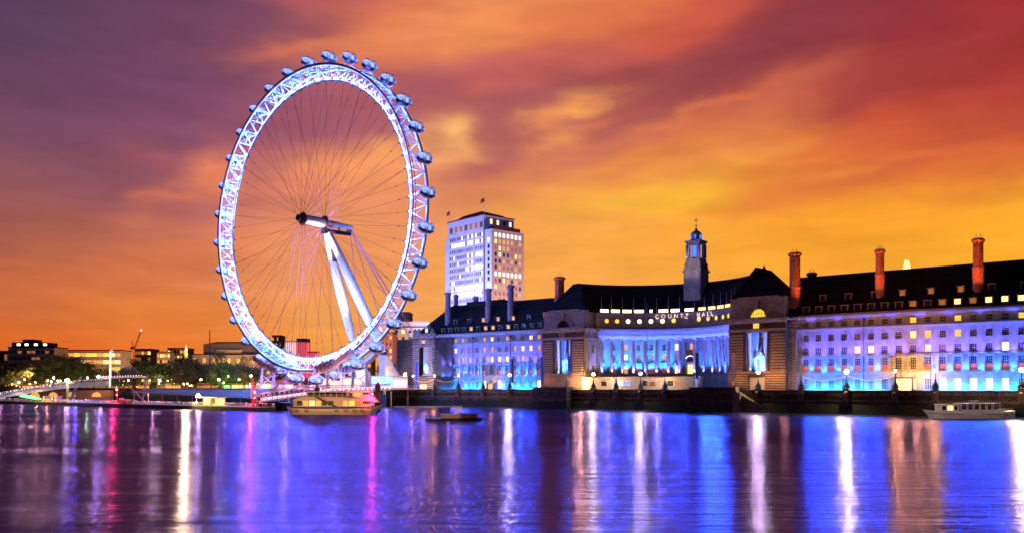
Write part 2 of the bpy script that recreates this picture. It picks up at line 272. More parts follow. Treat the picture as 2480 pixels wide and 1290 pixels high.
# ------------------------------------------------------------------ mesh helpers
class MB:
    def __init__(s): s.v = []; s.f = []; s.sm = []
    def face(s, pts, smooth=False):
        b = len(s.v); s.v.extend([tuple(p) for p in pts]); s.f.append(tuple(range(b, b + len(pts)))); s.sm.append(smooth)
    def hexa(s, c):                       # 8 corners: bottom ring 0-3, top ring 4-7
        b = len(s.v); s.v.extend([tuple(p) for p in c])
        for q in ((0, 3, 2, 1), (4, 5, 6, 7), (0, 1, 5, 4), (1, 2, 6, 5), (2, 3, 7, 6), (3, 0, 4, 7)):
            s.f.append(tuple(b + i for i in q)); s.sm.append(False)
    def box(s, x0, x1, y0, y1, z0, z1):
        s.hexa([(x0, y0, z0), (x1, y0, z0), (x1, y1, z0), (x0, y1, z0), (x0, y0, z1), (x1, y0, z1), (x1, y1, z1), (x0, y1, z1)])
    def mbox(s, P, x0, x1, y0, y1, z0, z1, n=1):   # a box bent through the mapping P, in n pieces
        for i in range(n):
            a = x0 + (x1 - x0) * i / n; b = x0 + (x1 - x0) * (i + 1) / n
            s.hexa([P(a, y0, z0), P(b, y0, z0), P(b, y1, z0), P(a, y1, z0), P(a, y0, z1), P(b, y0, z1), P(b, y1, z1), P(a, y1, z1)])
    def bar(s, p, q, r, n=6, r2=None, caps=True):
        p = Vector(p); q = Vector(q); d = (q - p)
        if d.length < 1e-6: return
        d.normalize(); u = d.orthogonal().normalized(); v = d.cross(u); r2 = r if r2 is None else r2
        b = len(s.v)
        for (c, rr) in ((p, r), (q, r2)):
            for i in range(n):
                a = 2 * math.pi * i / n; s.v.append(tuple(c + (u * math.cos(a) + v * math.sin(a)) * rr))
        for i in range(n):
            j = (i + 1) % n; s.f.append((b + i, b + j, b + n + j, b + n + i)); s.sm.append(n > 5)
        if caps:
            s.f.append(tuple(b + i for i in range(n))[::-1]); s.sm.append(False); s.f.append(tuple(b + n + i for i in range(n))); s.sm.append(False)
    def tube(s, pts, r, n=6, closed=False):
        k = len(pts); rng = range(k if closed else k - 1); pts = [Vector(p) for p in pts]; b = len(s.v)
        up = Vector((0, 0, 1))
        for i, p in enumerate(pts):
            a = pts[(i - 1) % k] if (closed or i) else p; c = pts[(i + 1) % k] if (closed or i < k - 1) else p
            d = (c - a).normalized(); u = d.cross(up)
            if u.length < .1: u = d.cross(Vector((0, 1, 0)))
            if u.length < .1: u = Vector((0, 1, 0))
            u.normalize(); v = d.cross(u); rr = r[i] if isinstance(r, (list, tuple)) else r
            for j in range(n):
                t = 2 * math.pi * j / n; s.v.append(tuple(p + (u * math.cos(t) + v * math.sin(t)) * rr))
        for i in rng:
            for j in range(n):
                i2 = (i + 1) % k; j2 = (j + 1) % n
                s.f.append((b + i * n + j, b + i * n + j2, b + i2 * n + j2, b + i2 * n + j)); s.sm.append(n > 4)
    def lathe(s, prof, c=(0, 0, 0), n=12, axis='z', smooth=True, phase=0.0):
        b = len(s.v)
        for (r, h) in prof:
            for i in range(n):
                a = 2 * math.pi * i / n + phase; x, y = r * math.cos(a), r * math.sin(a)
                s.v.append((c[0] + x, c[1] + y, c[2] + h) if axis == 'z' else (c[0] + x, c[1] + h, c[2] + y))
        for k in range(len(prof) - 1):
            for i in range(n):
                j = (i + 1) % n; s.f.append((b + k * n + i, b + k * n + j, b + (k + 1) * n + j, b + (k + 1) * n + i)); s.sm.append(smooth)
        s.f.append(tuple(b + i for i in range(n))[::-1]); s.sm.append(False)
        e = b + (len(prof) - 1) * n; s.f.append(tuple(e + i for i in range(n))); s.sm.append(False)
    def prism(s, poly, z0, z1, P=None):   # poly in (x, z), extruded along y from z0 to z1
        P = P or (lambda x, y, z: (x, y, z)); b = len(s.v); n = len(poly)
        for y in (z0, z1):
            for (x, z) in poly: s.v.append(tuple(P(x, y, z)))
        s.f.append(tuple(b + i for i in range(n))); s.f.append(tuple(b + n + i for i in range(n))[::-1]); s.sm += [False, False]
        for i in range(n):
            j = (i + 1) % n; s.f.append((b + i, b + n + i, b + n + j, b + j)); s.sm.append(False)
    def wall(s, P, s0, s1, z0, z1, y, holes, depth=.4, step=None):
        xs = {s0, s1}; zs = {z0, z1}
        for (a, b, c, d) in holes: xs |= {a, b}; zs |= {c, d}
        if step:
            k = s0
            while k < s1: xs.add(k); k += step
        xs = sorted(x for x in xs if s0 <= x <= s1); zs = sorted(z for z in zs if z0 <= z <= z1)
        for i in range(len(xs) - 1):
            for j in range(len(zs) - 1):
                mx = (xs[i] + xs[i + 1]) / 2; mz = (zs[j] + zs[j + 1]) / 2
                if any(a < mx < b and c < mz < d for (a, b, c, d) in holes): continue
                s.face([P(xs[i], y, zs[j]), P(xs[i + 1], y, zs[j]), P(xs[i + 1], y, zs[j + 1]), P(xs[i], y, zs[j + 1])])
        for (a, b, c, d) in holes:
            q = y + depth
            for (p0, p1) in (((a, c), (a, d)), ((a, d), (b, d)), ((b, d), (b, c)), ((b, c), (a, c))):
                s.face([P(p0[0], y, p0[1]), P(p1[0], y, p1[1]), P(p1[0], q, p1[1]), P(p0[0], q, p0[1])])
    def mesh(s, name, m):
        me = bpy.data.meshes.new(name); me.from_pydata(s.v, [], s.f)
        me.polygons.foreach_set('use_smooth', s.sm)
        me.materials.append(MATS[m]); me.update(); return me
    def build(s, name, m, parent=None, loc=None, rz=0, label=None):
        return link(name, s.mesh(name, m), parent, loc, rz, label)
def link(name, me, parent=None, loc=None, rz=0, label=None):
    o = bpy.data.objects.new(name, me); col.objects.link(o); o.parent = parent
    if loc: o.location = loc
    if rz: o.rotation_euler = (0, 0, rz)
    if label: o['label'] = label
    return o
def thing(name, label, cat, loc=(0, 0, 0), rz=0, group=None):
    o = bpy.data.objects.new(name, None); col.objects.link(o); o.location = loc; o.rotation_euler = (0, 0, rz)
    o['label'] = label; o['category'] = cat
    if group: o['group'] = group
    return o
def tag(o, label, cat, group=None):
    o['label'] = label; o['category'] = cat
    if group: o['group'] = group
    return o
def kids(o): return [c for c in bpy.data.objects if c.parent is o]
def dup(root, loc, rz=0, label=None, scale=None, tree=None):
    r = root.copy(); col.objects.link(r); r.location = loc; r.rotation_euler = (0, 0, rz)
    if scale: r.scale = scale
    if label: r['label'] = label
    for ch, gs in tree:
        c = ch.copy(); col.objects.link(c); c.parent = r
        for g in gs: d = g.copy(); col.objects.link(d); d.parent = c
    return r
def family(o): return [(c, kids(c)) for c in kids(o)]
def arc(cx, cz, r, a0, a1, n): return [(cx + r * math.cos(a0 + (a1 - a0) * i / n), cz + r * math.sin(a0 + (a1 - a0) * i / n)) for i in range(n + 1)]
ORD = 'first second third fourth fifth sixth seventh eighth ninth tenth eleventh twelfth thirteenth fourteenth fifteenth sixteenth seventeenth eighteenth nineteenth twentieth twenty-first twenty-second twenty-third twenty-fourth twenty-fifth twenty-sixth twenty-seventh twenty-eighth twenty-ninth thirtieth thirty-first thirty-second thirty-third thirty-fourth thirty-fifth thirty-sixth thirty-seventh thirty-eighth thirty-ninth fortieth forty-first forty-second forty-third forty-fourth forty-fifth'.split()
def spot(name, loc, target, color, power, size=120, blend=.8, radius=.12, parent=None):
    l = bpy.data.lights.new(name, 'SPOT'); l.energy = power; l.color = color; l.spot_size = R(size); l.spot_blend = blend; l.shadow_soft_size = radius
    o = bpy.data.objects.new(name, l); col.objects.link(o); o.parent = parent
    o.location = loc; o.rotation_euler = (Vector(target) - Vector(loc)).to_track_quat('-Z', 'Y').to_euler(); return o
def point(name, loc, color, power, radius=.15, parent=None):
    l = bpy.data.lights.new(name, 'POINT'); l.energy = power; l.color = color; l.shadow_soft_size = radius
    o = bpy.data.objects.new(name, l); col.objects.link(o); o.parent = parent; o.location = loc; return o
def area(name, loc, target, color, power, sx, sy, parent=None, along=None):
    l = bpy.data.lights.new(name, 'AREA'); l.energy = power; l.color = color; l.shape = 'RECTANGLE'; l.size = sx; l.size_y = sy
    o = bpy.data.objects.new(name, l); col.objects.link(o); o.parent = parent
    z = -(Vector(target) - Vector(loc)).normalized(); x = Vector(along or (1, 0, 0)); x = (x - z * x.dot(z)).normalized(); y = z.cross(x)
    o.matrix_local = Matrix.Translation(loc) @ Matrix((x, y, z)).transposed().to_4x4(); return o
def WX(px, Y): return (px - 1240) / FX * Y
def WZ(py, Y): return HE + (HY - py) * Y / FX
# bank frame: s along the bank (to the right), w inland, z over the promenade
AN = R(38.9); GZ = 5.6
BANK = Vector((0, 333, GZ))
def bank(s, w_, z=0.0): return (s * math.cos(AN) + w_ * math.sin(AN), 333 - s * math.sin(AN) + w_ * math.cos(AN), GZ + z)
def SX(px, w_=0.0):
    u = (px - 1240) / FX
    return (u * (333 + w_ * math.cos(AN)) - w_ * math.sin(AN)) / (math.cos(AN) + u * math.sin(AN))
ident = lambda x, y, z: (x, y, z)
# ------------------------------------------------------------------ river and ground
def setting():
    m = MB(); m.face([(-3000, -300, 0), (3000, -300, 0), (3000, 3500, 0), (-3000, 3500, 0)])
    o = m.build('river', 'water'); o['kind'] = 'structure'
    m = MB(); q = [bank(-3500, -19.5), bank(1500, -19.5), bank(1500, 9000), bank(-3500, 9000)]
    m.face(q); o = m.build('ground', 'tarmac'); o['kind'] = 'structure'
setting()
# ------------------------------------------------------------------ ferris wheel
YAW = R(38.1); WC = (-80.6, 342.0); HUB = 74.4
def wheel():
    root = thing('ferris_wheel', 'huge white observation wheel glowing blue beside the river', 'ferris wheel', (WC[0], WC[1], 0), -YAW)
    def P(r, a, o): return (r * math.cos(a), o, HUB + r * math.sin(a))
    RO, RI, HO = 60.4, 55.2, 3.6; K = 64; st = 2 * math.pi / K; ph0 = R(227.1)
    def ring(r, o, n=128): return [P(r, 2 * math.pi * i / n, o) for i in range(n)]
    m = MB()
    m.tube(ring(RI, 0), .27, 6, True); m.tube(ring(RO, -HO), .22, 6, True); m.tube(ring(RO, HO), .22, 6, True)
    for k in range(K):
        a = ph0 + k * st; b = a + st / 2
        I0 = P(RI, a, 0); I1 = P(RI, a + st, 0)
        F = P(RO, b, -HO); B = P(RO, b, HO); F2 = P(RO, b + st, -HO); B2 = P(RO, b + st, HO)
        for q in (F, B): m.bar(I0, q, .14, 4, caps=False); m.bar(I1, q, .14, 4, caps=False)
        m.bar(F, B, .16, 4, caps=False)
        m.bar(F, B2, .1, 4, caps=False)
        if k % 2: m.bar(B, F2, .1, 4, caps=False)
        n1 = P(RI - .8, a, 0); m.lathe([(.32, -.45), (.42, 0), (.32, .45)], n1, 8, 'y')
        m.bar(I0, n1, .2, 5)
    # brackets that carry the capsules
    for k in range(32):
        a = ph0 + k * 2 * st; c = 61.9
        for o in (-1.5, 1.5):
            for da in (-st / 2, st / 2):
                m.bar(P(RO, a + da, math.copysign(HO, o)), P(c, a, o), .11, 4, caps=False)
            m.bar(P(RO, a + st / 2, 0), P(c, a, o), .09, 4, caps=False)
    m.build('rim', 'rim_paint', root)
    m = MB()
    for o in (-HO - .35, HO + .35):      # dark running rails outside the chords
        n = 128; b = len(m.v)
        for i in range(n):
            a = 2 * math.pi * i / n
            for (r, oo) in ((RO + .12, o - .1), (RO + .6, o - .1), (RO + .6, o + .1), (RO + .12, o + .1)): m.v.append(P(r, a, oo))
        for i in range(n):
            j = (i + 1) % n
            for q in range(4): m.f.append((b + i * 4 + q, b + i * 4 + (q + 1) % 4, b + j * 4 + (q + 1) % 4, b + j * 4 + q)); m.sm.append(False)
    m.build('running_rail', 'steel_dark', root)
    m = MB(); m.tube(ring(RO - .9, -1.3), .13, 5, True)
    for k in range(128): m.bar(P(RO - .9, k * st / 2, -1.55), P(RO - .9, k * st / 2, -1.05), .24, 5)
    m.build('power_rail', 'steel_dark', root)
    lm = None
    for k in range(K):
        a = ph0 + k * st; p = P(RI + .75, a, -.55)
        if lm is None:
            q = MB(); q.lathe([(.05, -.3), (.38, -.12), (.38, .12), (.05, .3)], (0, 0, 0), 6, 'y'); lm = q.mesh('rim_lamp', 'lamp_cool')
        link('rim_lamp', lm, root, p)
        left = .4 + .6 * max(0, -math.cos(a))
        point('rim_light', P(RI + 1.7, a, -.1), (.10, .22, 1), 27000 * left, .2, root)
    for (r_, o, w_) in ((RI + .42, -.25, .12), (RO - .38, -HO + .1, .10), (RO - .38, HO - .1, .10)):      # light strips clipped along the chords
        m = MB(); m.tube(ring(r_, o), w_, 5, True); m.build('light_strip', 'strip_light', root)
    # spokes
    for k in range(K):
        a = ph0 + k * st; o = -5.0 if k % 2 else 6.0
        q = MB(); p0 = P(2.0, a + .25 * (1 if k % 4 < 2 else -1), o); p1 = P(RI - .9, a, 0); q.bar(p0, p1, .045, 4, caps=False)
        pm = Vector(p0).lerp(Vector(p1), .9); q.bar(pm, Vector(p0).lerp(Vector(p1), .908), .2, 5)
        q.build('spoke_cable', 'cable', root)
    for k in range(16):
        a = ph0 + k * 4 * st; o = -5.2 if k % 2 else 6.2
        q = MB(); q.bar(P(2.0, a + 1.35, o), P(RI - .9, a + 2 * st, 0), .045, 4, caps=False); q.build('spoke_cable', 'cable', root)
    # hub and spindle
    m = MB(); m.lathe([(1.5, -4.4), (1.75, -3), (1.85, 1), (1.95, 5.4)], (0, 0, HUB), 20, 'y'); hub = m.build('hub', 'white_paint', root)
    for (o, r) in ((-5.0, 2.1), (6.0, 2.35)):
        m = MB(); m.lathe([(r * .8, -.6), (r, -.5), (r, .5), (r * .8, .6)], (0, o, HUB), 24, 'y')
        for k in range(32):
            a = k * 2 * math.pi / 32; m.bar(P(r, a, o), P(r + .55, a, o + .15), .14, 4)
        m.build('hub_flange', 'steel_red', hub)
    m = MB(); m.lathe([(.7, -7.6), (1.25, -7.4), (1.35, -6.2), (1.0, -5.6)], (0, 0, HUB), 16, 'y'); m.build('hub_cap', 'steel_dark', hub)
    m = MB(); m.lathe([(1.5, 6.6), (1.45, 12), (1.0, 20.5), (.8, 20.8)], (0, 0, HUB), 16, 'y'); m.build('spindle', 'white_paint', root)
    m = MB(); m.hexa([(-1.2, 5.2, HUB - 4.5), (1.2, 5.2, HUB - 4.5), (1.2, 8.6, HUB - 4.3), (-1.2, 8.6, HUB - 4.3), (-1.2, 5.2, HUB - 2.5), (1.2, 5.2, HUB - 2.5), (1.2, 8.6, HUB - 2.2), (-1.2, 8.6, HUB - 2.2)])
    m.hexa([(-.6, 8.6, HUB - 3.9), (.6, 8.6, HUB - 3.9), (.5, 20, HUB - 3.4), (-.5, 20, HUB - 3.4), (-.6, 8.6, HUB - 2.3), (.6, 8.6, HUB - 2.3), (.5, 20, HUB - 2.0), (-.5, 20, HUB - 2.0)])
    for y in (13.5, 18.2, 19.4): m.box(-.3, .3, y, y + .5, HUB - 2.2, HUB - .8)
    m.build('maintenance_gantry', 'steel_dark', root)
    # two legs of the A-frame, thick in the middle
    for (a0, a1) in ((-.9, -9.0), (.9, 8.6)):
        p0 = Vector((a0, 7.6, HUB - 3.6)); p1 = Vector((a1, 31, 21.5)); pts = []; rs = []
        for i in range(13):
            t = i / 12; pts.append(p0.lerp(p1, t)); rs.append(.95 + 1.15 * math.sin(math.pi * min(1, t * 1.02)) ** .8 if 0 < t < 1 else .95)
        m = MB(); m.tube(pts, rs, 14); leg = m.build('leg', 'white_paint', root)
        m = MB(); m.lathe([(1.1, -.7), (1.5, -.3), (1.5, .3), (1.1, .8)], p1, 10); m.build('leg_bearing', 'steel_dark', leg)
        m = MB(); b = Vector((a1, 31, 0))
        z0 = GZ - .3
        m.hexa([(b.x - 2.4, 30, z0), (b.x + 2.4, 30, z0), (b.x + 2.4, 43, z0), (b.x - 2.4, 43, z0), (b.x - 1.4, 29.8, 20.9), (b.x + 1.4, 29.8, 20.9), (b.x + 1.4, 32.4, 20.6), (b.x - 1.4, 32.4, 20.6)])
        m.build('leg_base', 'concrete', root)
    m = MB()
    m.hexa([(-1.1, 11.3, HUB - 15), (1.6, 11.9, HUB - 15.4), (1.4, 12.4, HUB - 15), (-.9, 12, HUB - 14.6), (-.5, 9.6, HUB - 10.5), (.5, 9.7, HUB - 10.5), (.5, 10.1, HUB - 10.4), (-.5, 10, HUB - 10.4)])
    m.build('leg_brace', 'steel_dark', root)
    for (x, y) in ((-4, 78), (-2.5, 78), (2.5, 78), (4, 78), (-12, 40), (12, 40)):
        q = MB(); q.bar((0.3 * (1 if x > 0 else -1), 20, HUB - .6), (x, y, GZ), .12, 4, caps=False); q.build('backstay_cable', 'cable', root)
    # capsules
    def capsule(parent, loc):
        g = MB(); prof = [(.25, -4.0), (1.05, -3.7), (1.65, -3.0), (1.95, -2.0), (2.08, -.7), (2.08, .7), (1.95, 2.0), (1.65, 3.0), (1.05, 3.7), (.25, 4.0)]
        g.lathe(prof, (0, 0, 0), 16, 'y'); gl = g.build('capsule', 'capsule_glass', parent, loc)
        f = MB()
        for (y, r) in ((-3.35, 1.42), (-2.2, 1.97), (-.75, 2.13), (.75, 2.13), (2.2, 1.97), (3.35, 1.42)):
            f.tube([(r * math.cos(t * math.pi / 8), y, r * math.sin(t * math.pi / 8)) for t in range(16)], .075, 4, True)
        for t in range(8):
            a = t * math.pi / 4 + .2
            if math.sin(a) < -.3: continue
            f.tube([((r + .05) * math.cos(a), y, (r + .05) * math.sin(a)) for (r, y) in prof], .06, 4)
        f.build('capsule_frame', 'rib_metal', gl)
        h = MB(); n = 7
        for i in range(len(prof) - 1):
            (r0, y0), (r1, y1) = prof[i], prof[i + 1]
            for j in range(n):
                a0 = math.pi * (1.2 + .6 * j / n); a1 = math.pi * (1.2 + .6 * (j + 1) / n)
                h.face([((r0 + .1) * math.cos(a0), y0, (r0 + .1) * math.sin(a0)), ((r0 + .1) * math.cos(a1), y0, (r0 + .1) * math.sin(a1)), ((r1 + .1) * math.cos(a1), y1, (r1 + .1) * math.sin(a1)), ((r1 + .1) * math.cos(a0), y1, (r1 + .1) * math.sin(a0))], True)
        h.build('capsule_floor', 'glass_dark', gl)
        for y in (-1.5, 1.5):
            q = MB(); q.tube([(2.42 * math.cos(t * math.pi / 10), y, 2.42 * math.sin(t * math.pi / 10)) for t in range(20)], .13, 5, True); q.build('mounting_ring', 'mount_red', gl)
        return gl
    first = None
    for k in range(32):
        a = ph0 + k * 2 * st; p = P(64.3, a, 0)
        if first is None: first = capsule(root, p); first.scale = (.9, .9, .9); sub = kids(first)
        else:
            c = first.copy(); col.objects.link(c); c.location = p
            for g in sub: d = g.copy(); col.objects.link(d); d.parent = c
    # floodlights on the legs and hub
    spot('leg_flood', (-3, 3, 9), (1, 14, 50), (.6, .6, 1), 150000, 44, .8, .5, root)
    spot('leg_flood', (12, 12, 9), (2, 16, 48), (.68, .64, 1), 150000, 44, .8, .5, root)
    spot('hub_flood', (-14, -26, 12), (0, 8, HUB), (.66, .64, 1), 1700000, 20, .8, .5, root)
wheel()
def wheel_loc(a, o, z): return (WC[0] + a * math.cos(YAW) + o * math.sin(YAW), WC[1] - a * math.sin(YAW) + o * math.cos(YAW), z)
def boarding():
    # boarding deck standing in the river under the wheel
    t = thing('boarding_platform', 'steel boarding platform on stilts under the wheel', 'platform', (WC[0], WC[1], 0), -YAW)
    m = MB(); m.box(-34, 38, -9, 23, 6.3, 6.9); m.build('deck', 'concrete', t)
    for x in (-30, -18, -6, 8, 22, 35):
        for y in (-7, 6, 19):
            q = MB(); q.bar((x, y, -1), (x, y, 6.3), .4, 8); q.build('stilt', 'steel_lilac', t)
    m = MB()
    for z in (7.4, 8.0): m.bar((-34, -9, z), (38, -9, z), .05, 4); m.bar((38, -9, z), (38, 23, z), .05, 4)
    for i in range(49): m.bar((-34 + i * 1.5, -9, 6.9), (-34 + i * 1.5, -9, 8.0), .05, 4)
    for i in range(22): m.bar((38, -9 + i * 1.5, 6.9), (38, -9 + i * 1.5, 8.0), .05, 4)
    m.build('railing', 'white_paint', t)
    # four restraint towers with drive gear, round the bottom of the rim
    k = 0
    for (sg, side, mt, nm) in ((-1, -1, 'steel_red', 'dark red wheel drive gear at the left foot of the rim, river side'), (1, -1, 'beige_panel', 'beige boxed wheel drive housing at the right foot of the rim, river side'),
                           (-1, 1, 'steel_lilac', 'grey wheel drive housing at the left foot of the rim, land side'), (1, 1, 'beige_panel', 'beige wheel drive housing at the right foot of the rim, land side')):
        r = thing('drive_tower', nm, 'drive tower', wheel_loc(sg * 21, side * 6.4, 6.9), -YAW, 'drive towers round the foot of the wheel')
        o0, o1 = (-1.6, 1.4)
        def rz(a): return HUB - math.sqrt(61.2 ** 2 - a ** 2) - 6.9
        m = MB(); a0, a1 = (12, 31) if mt == 'beige_panel' else (12, 28)
        n = 6
        for i in range(n):
            p = a0 + (a1 - a0) * i / n; q = a0 + (a1 - a0) * (i + 1) / n
            th = 2.4 if mt == 'beige_panel' else .9
            th0 = th * (1 - .45 * abs(i - 3) / 3); th1 = th * (1 - .45 * abs(i - 2) / 3)
            x0, x1 = sorted((sg * p - sg * 21, sg * q - sg * 21)); (z0, z1) = (rz(p), rz(q)) if sg > 0 else (rz(q), rz(p))
            (u0, u1) = (th0, th1) if sg > 0 else (th1, th0)
            m.hexa([(x0, o0, z0 - u0 - .4), (x1, o0, z1 - u1 - .4), (x1, o1, z1 - u1 - .4), (x0, o1, z0 - u0 - .4), (x0, o0, z0 - .2), (x1, o0, z1 - .2), (x1, o1, z1 - .2), (x0, o1, z0 - .2)])
        m.build('housing', mt, r)
        m = MB(); random.seed(5 + k)
        for i in range(9 if mt != 'beige_panel' else 5):
            p = a0 + (a1 - a0) * (i + .5) / 9; x = sg * p - sg * 21; z = rz(p)
            m.lathe([(.5, -.8), (.75, -.6), (.75, .6), (.5, .8)], (x, o0 - .5, z + .2), 10, 'y'); m.box(x - .45, x + .45, o0 - .9, o0 + .3, z - 1.5, z - .3)
            m.bar((x - .5, o0 - .4, z - 1), (x + .9, o0 - .4, z + .9), .12, 4)
        m.build('drive_gear', 'steel_red', r)
        m = MB()
        for i in range(7):
            p = a0 + (a1 - a0) * i / 6; x = sg * p - sg * 21; m.bar((x, o0 - 1.4, rz(p) - 2.6), (x, o0 - 1.4, rz(p) - 1.2), .05, 4)
            if i < 6:
                q_ = a0 + (a1 - a0) * (i + 1) / 6; x2 = sg * q_ - sg * 21
                m.bar((x, o0 - 1.4, rz(p) - 1.2), (x2, o0 - 1.4, rz(q_) - 1.2), .05, 4); m.bar((x, o0 - .9, rz(p) - 2.7), (x2, o0 - .9, rz(q_) - 2.7), .18, 4)
        m.build('walkway', 'steel_lilac', r)
        for (dx, h) in ((-4.5, 0), (4.5, 0)):
            a = abs(sg * 21 + dx); q = MB(); q.bar((dx, 0, 0), (dx * .8, 0, rz(a) - 1.5), .6, 10); q.build('post', 'steel_lilac', r)
        q = MB(); q.bar((-4.5, .2, 1), (4, .2, 6), .2, 5); q.bar((4.5, .2, 1), (-4, .2, 5.5), .2, 5); q.build('brace', 'steel_lilac', r)
        k += 1
    for (a, o, c, p) in ((-20, -11, (.6, .45, 1), 4500), (-4, -10.5, (.8, .5, 1), 4500), (12, -11, (1, .6, .85), 5000), (28, -11, (1, .6, .75), 5000), (-10, 8, (1, .7, .4), 4500), (16, 8, (1, .75, .5), 4500)):
        point('deck_light', wheel_loc(a, o, 9.6), c, p, .3)
boarding()
# ------------------------------------------------------------------ riverside hall
BLUE = (.12, .2, 1); CYAN = (.04, .5, 1); VIOLET = (.2, .19, 1)
CS, CW = 63.7, -5.1                       # centre of the curved front
def AP(a, r, z): return (CS + r * math.sin(a), CW + r * math.cos(a), z)
def hall():
    H = thing('riverside_hall', 'long stone riverside hall lit blue with curved colonnade and steep dark roof', 'building', tuple(BANK), -AN)
    rnd = random.Random(11)
    # shared window meshes ------------------------------------------------
    cache = {}
    def win(name, w_, h, pane, loc, rz=0, bars=(2, 3), frame='frame_pale', arched=False, door=0):
        key = (name, w_, h, pane, bars, arched, door, frame)
        if key not in cache:
            m = MB(); t = .09
            m.box(-w_ / 2, -w_ / 2 + t, 0, .1, 0, h); m.box(w_ / 2 - t, w_ / 2, 0, .1, 0, h); m.box(-w_ / 2 + t, w_ / 2 - t, 0, .1, 0, t); m.box(-w_ / 2 + t, w_ / 2 - t, 0, .1, h - t, h)
            for i in range(1, bars[0]):
                x = -w_ / 2 + w_ * i / bars[0]; m.box(x - .035, x + .035, .01, .09, t, h - t)
            for i in range(1, bars[1]):
                z = h * i / bars[1]; m.box(-w_ / 2 + t, w_ / 2 - t, .02, .08, z - .03 - (.04 if i == bars[1] // 2 else 0), z + .03)
            p = MB(); p.box(-w_ / 2 + .02, w_ / 2 - .02, .11, .16, .02, h - .02)
            cache[key] = (m.mesh(name, frame), p.mesh('pane', pane))
        f, p = cache[key]; o = link(name, f, H, loc, rz); link('pane', p, o); return o
    F = ident
    def rustic(m, x0, x1, y0, y1, z0, z1, c=.92, gap=.36, side=True):
        z = z0
        while z < z1 - .2:
            e = min(z + c, z1); m.box(x0, x1, y0, y1, z, e - gap); z = e
    # ------------------------------------------------ wings
    BAYS_R = [116.0 + 3.83 * k for k in range(22)]; BAYS_L = [-38 + 3.94 * k for k in range(14)]
    def wing(s0, s1, bays, side):
        n = len(bays)
        holes = []
        for s in bays:
            holes += [(s - .85, s + .85, 20.1, 21.7), (s - .85, s + .85, 15.7, 17.8), (s - .85, s + .85, 11.7, 13.9), (s - .8, s + .8, 6.9, 10.4), (s - .85, s + .85, 1.2, 4.3)]
        m = MB(); m.wall(F, s0, s1, 0, 22.4, 0, holes, .38)
        z = .1
        while z < 5.3:
            prev = s0
            for s in bays:
                if s + .95 > s1: break
                m.box(prev, s - .95, -.16, -.003, z, z + .6); prev = s + .95
            m.box(prev, s1, -.16, -.003, z, z + .6); z += .9
        m.build('wall', 'stone', H)
        # trim: ledges, string courses, cornice with dentils, parapet
        m = MB()
        m.box(s0, s1, -.75, -.003, 5.9, 6.35); m.box(s0, s1, -.4, -.003, 5.5, 5.9)
        m.box(s0, s1, -.5, -.003, 11.15, 11.4); m.box(s0, s1, -.7, -.003, 19.25, 19.6); m.box(s0, s1, -.3, -.003, 18.9, 19.25)
        m.box(s0, s1, -.5, .2, 22.4, 22.8); m.box(s0, s1, -1.0, .3, 22.8, 23.3); m.box(s0, s1, -.15, .25, 23.3, 23.9)
        x = s0 + .3
        while x < s1 - .2: m.box(x, x + .3, -.85, -.5, 22.45, 22.797); x += .62
        m.build('cornice', 'stone_trim', H)
        if 'surround' not in cache:
            m = MB()
            for z in (11.5, 15.5): m.box(-1.05, 1.05, -.18, -.003, z, z + .18)
            m.box(-1.0, 1.0, -.12, -.003, 14.0, 14.25)
            for z in (11.7, 15.7):
                for sx in (-1, 1): m.box(min(sx * .88, sx * 1.06), max(sx * .88, sx * 1.06), -.08, -.003, z, z + 2.15)
            cache['surround'] = m.mesh('window_surround', 'stone_trim')
            # first floor: segmental hood with keystone, banded blocks either side, ledge
            m = MB(); m.prism(arc(0, 9.9, 1.55, R(15), R(165), 8) + arc(0, 9.75, 1.15, R(165), R(15), 8), -.5, -.003)
            m.box(-.25, .25, -.6, -.003, 10.5, 11.2)
            for sx in (-1, 1):
                for k in range(5): z = 6.45 + k * .9; m.box(min(sx * .92, sx * 1.5), max(sx * .92, sx * 1.5), -.34, -.003, z, z + .58)
            m.box(-1.2, 1.2, -.65, -.003, 6.36, 6.6)
            cache['hood'] = m.mesh('window_hood', 'stone_trim')
        for s in bays: link('window_surround', cache['surround'], H, (s, 0, 0)); link('window_hood', cache['hood'], H, (s, 0, 0))
        # corbels under the first floor windows, orange blinds at their feet
        lit = {}
        for i, s in enumerate(bays):
            gap = (side == 'R' and i in (7, 8)) or (side == 'L' and i == 7)
            # attic
            if side == 'L': a = ['pane_amber', 'pane_amber', 'pane_amber', 'pane_amber', 'curtain', 'curtain', 'pane_amber', 'pane_warm', 'curtain', 'pane_amber', 'curtain', 'curtain', 'pane_warm', 'pane_amber'][i]
            else: a = {8: 'pane_yellow', 11: 'pane_yellow', 15: 'pane_yellow'}.get(i, 'glass_dark')
            win('attic_window', 1.7, 1.6, a, (s, .22, 20.1), 0, (3, 2))
            if side == 'L': a = ['pane_dim', 'pane_amber', 'pane_warm', 'curtain', 'pane_dim', 'curtain', 'pane_amber', 'pane_amber', 'curtain', 'curtain', 'pane_amber', 'pane_warm', 'pane_warm', 'pane_amber'][i]
            else: a = {8: 'pane_warm', 9: 'pane_yellow', 11: 'pane_yellow', 12: 'curtain', 4: 'curtain', 16: 'pane_amber'}.get(i, 'glass_dark')
            win('window', 1.7, 2.1, a, (s, .22, 15.7), 0, (3, 4))
            if side == 'L': a = ['pane_dim', 'curtain', 'pane_dim', 'pane_amber', 'pane_amber', 'curtain', 'curtain', 'pane_warm', 'pane_warm', 'pane_warm', 'curtain', 'pane_amber', 'curtain', 'curtain'][i]
            else: a = {4: 'pane_warm', 5: 'pane_warm', 9: 'pane_yellow', 10: 'curtain', 14: 'pane_white', 18: 'pane_warm'}.get(i, 'glass_dark')
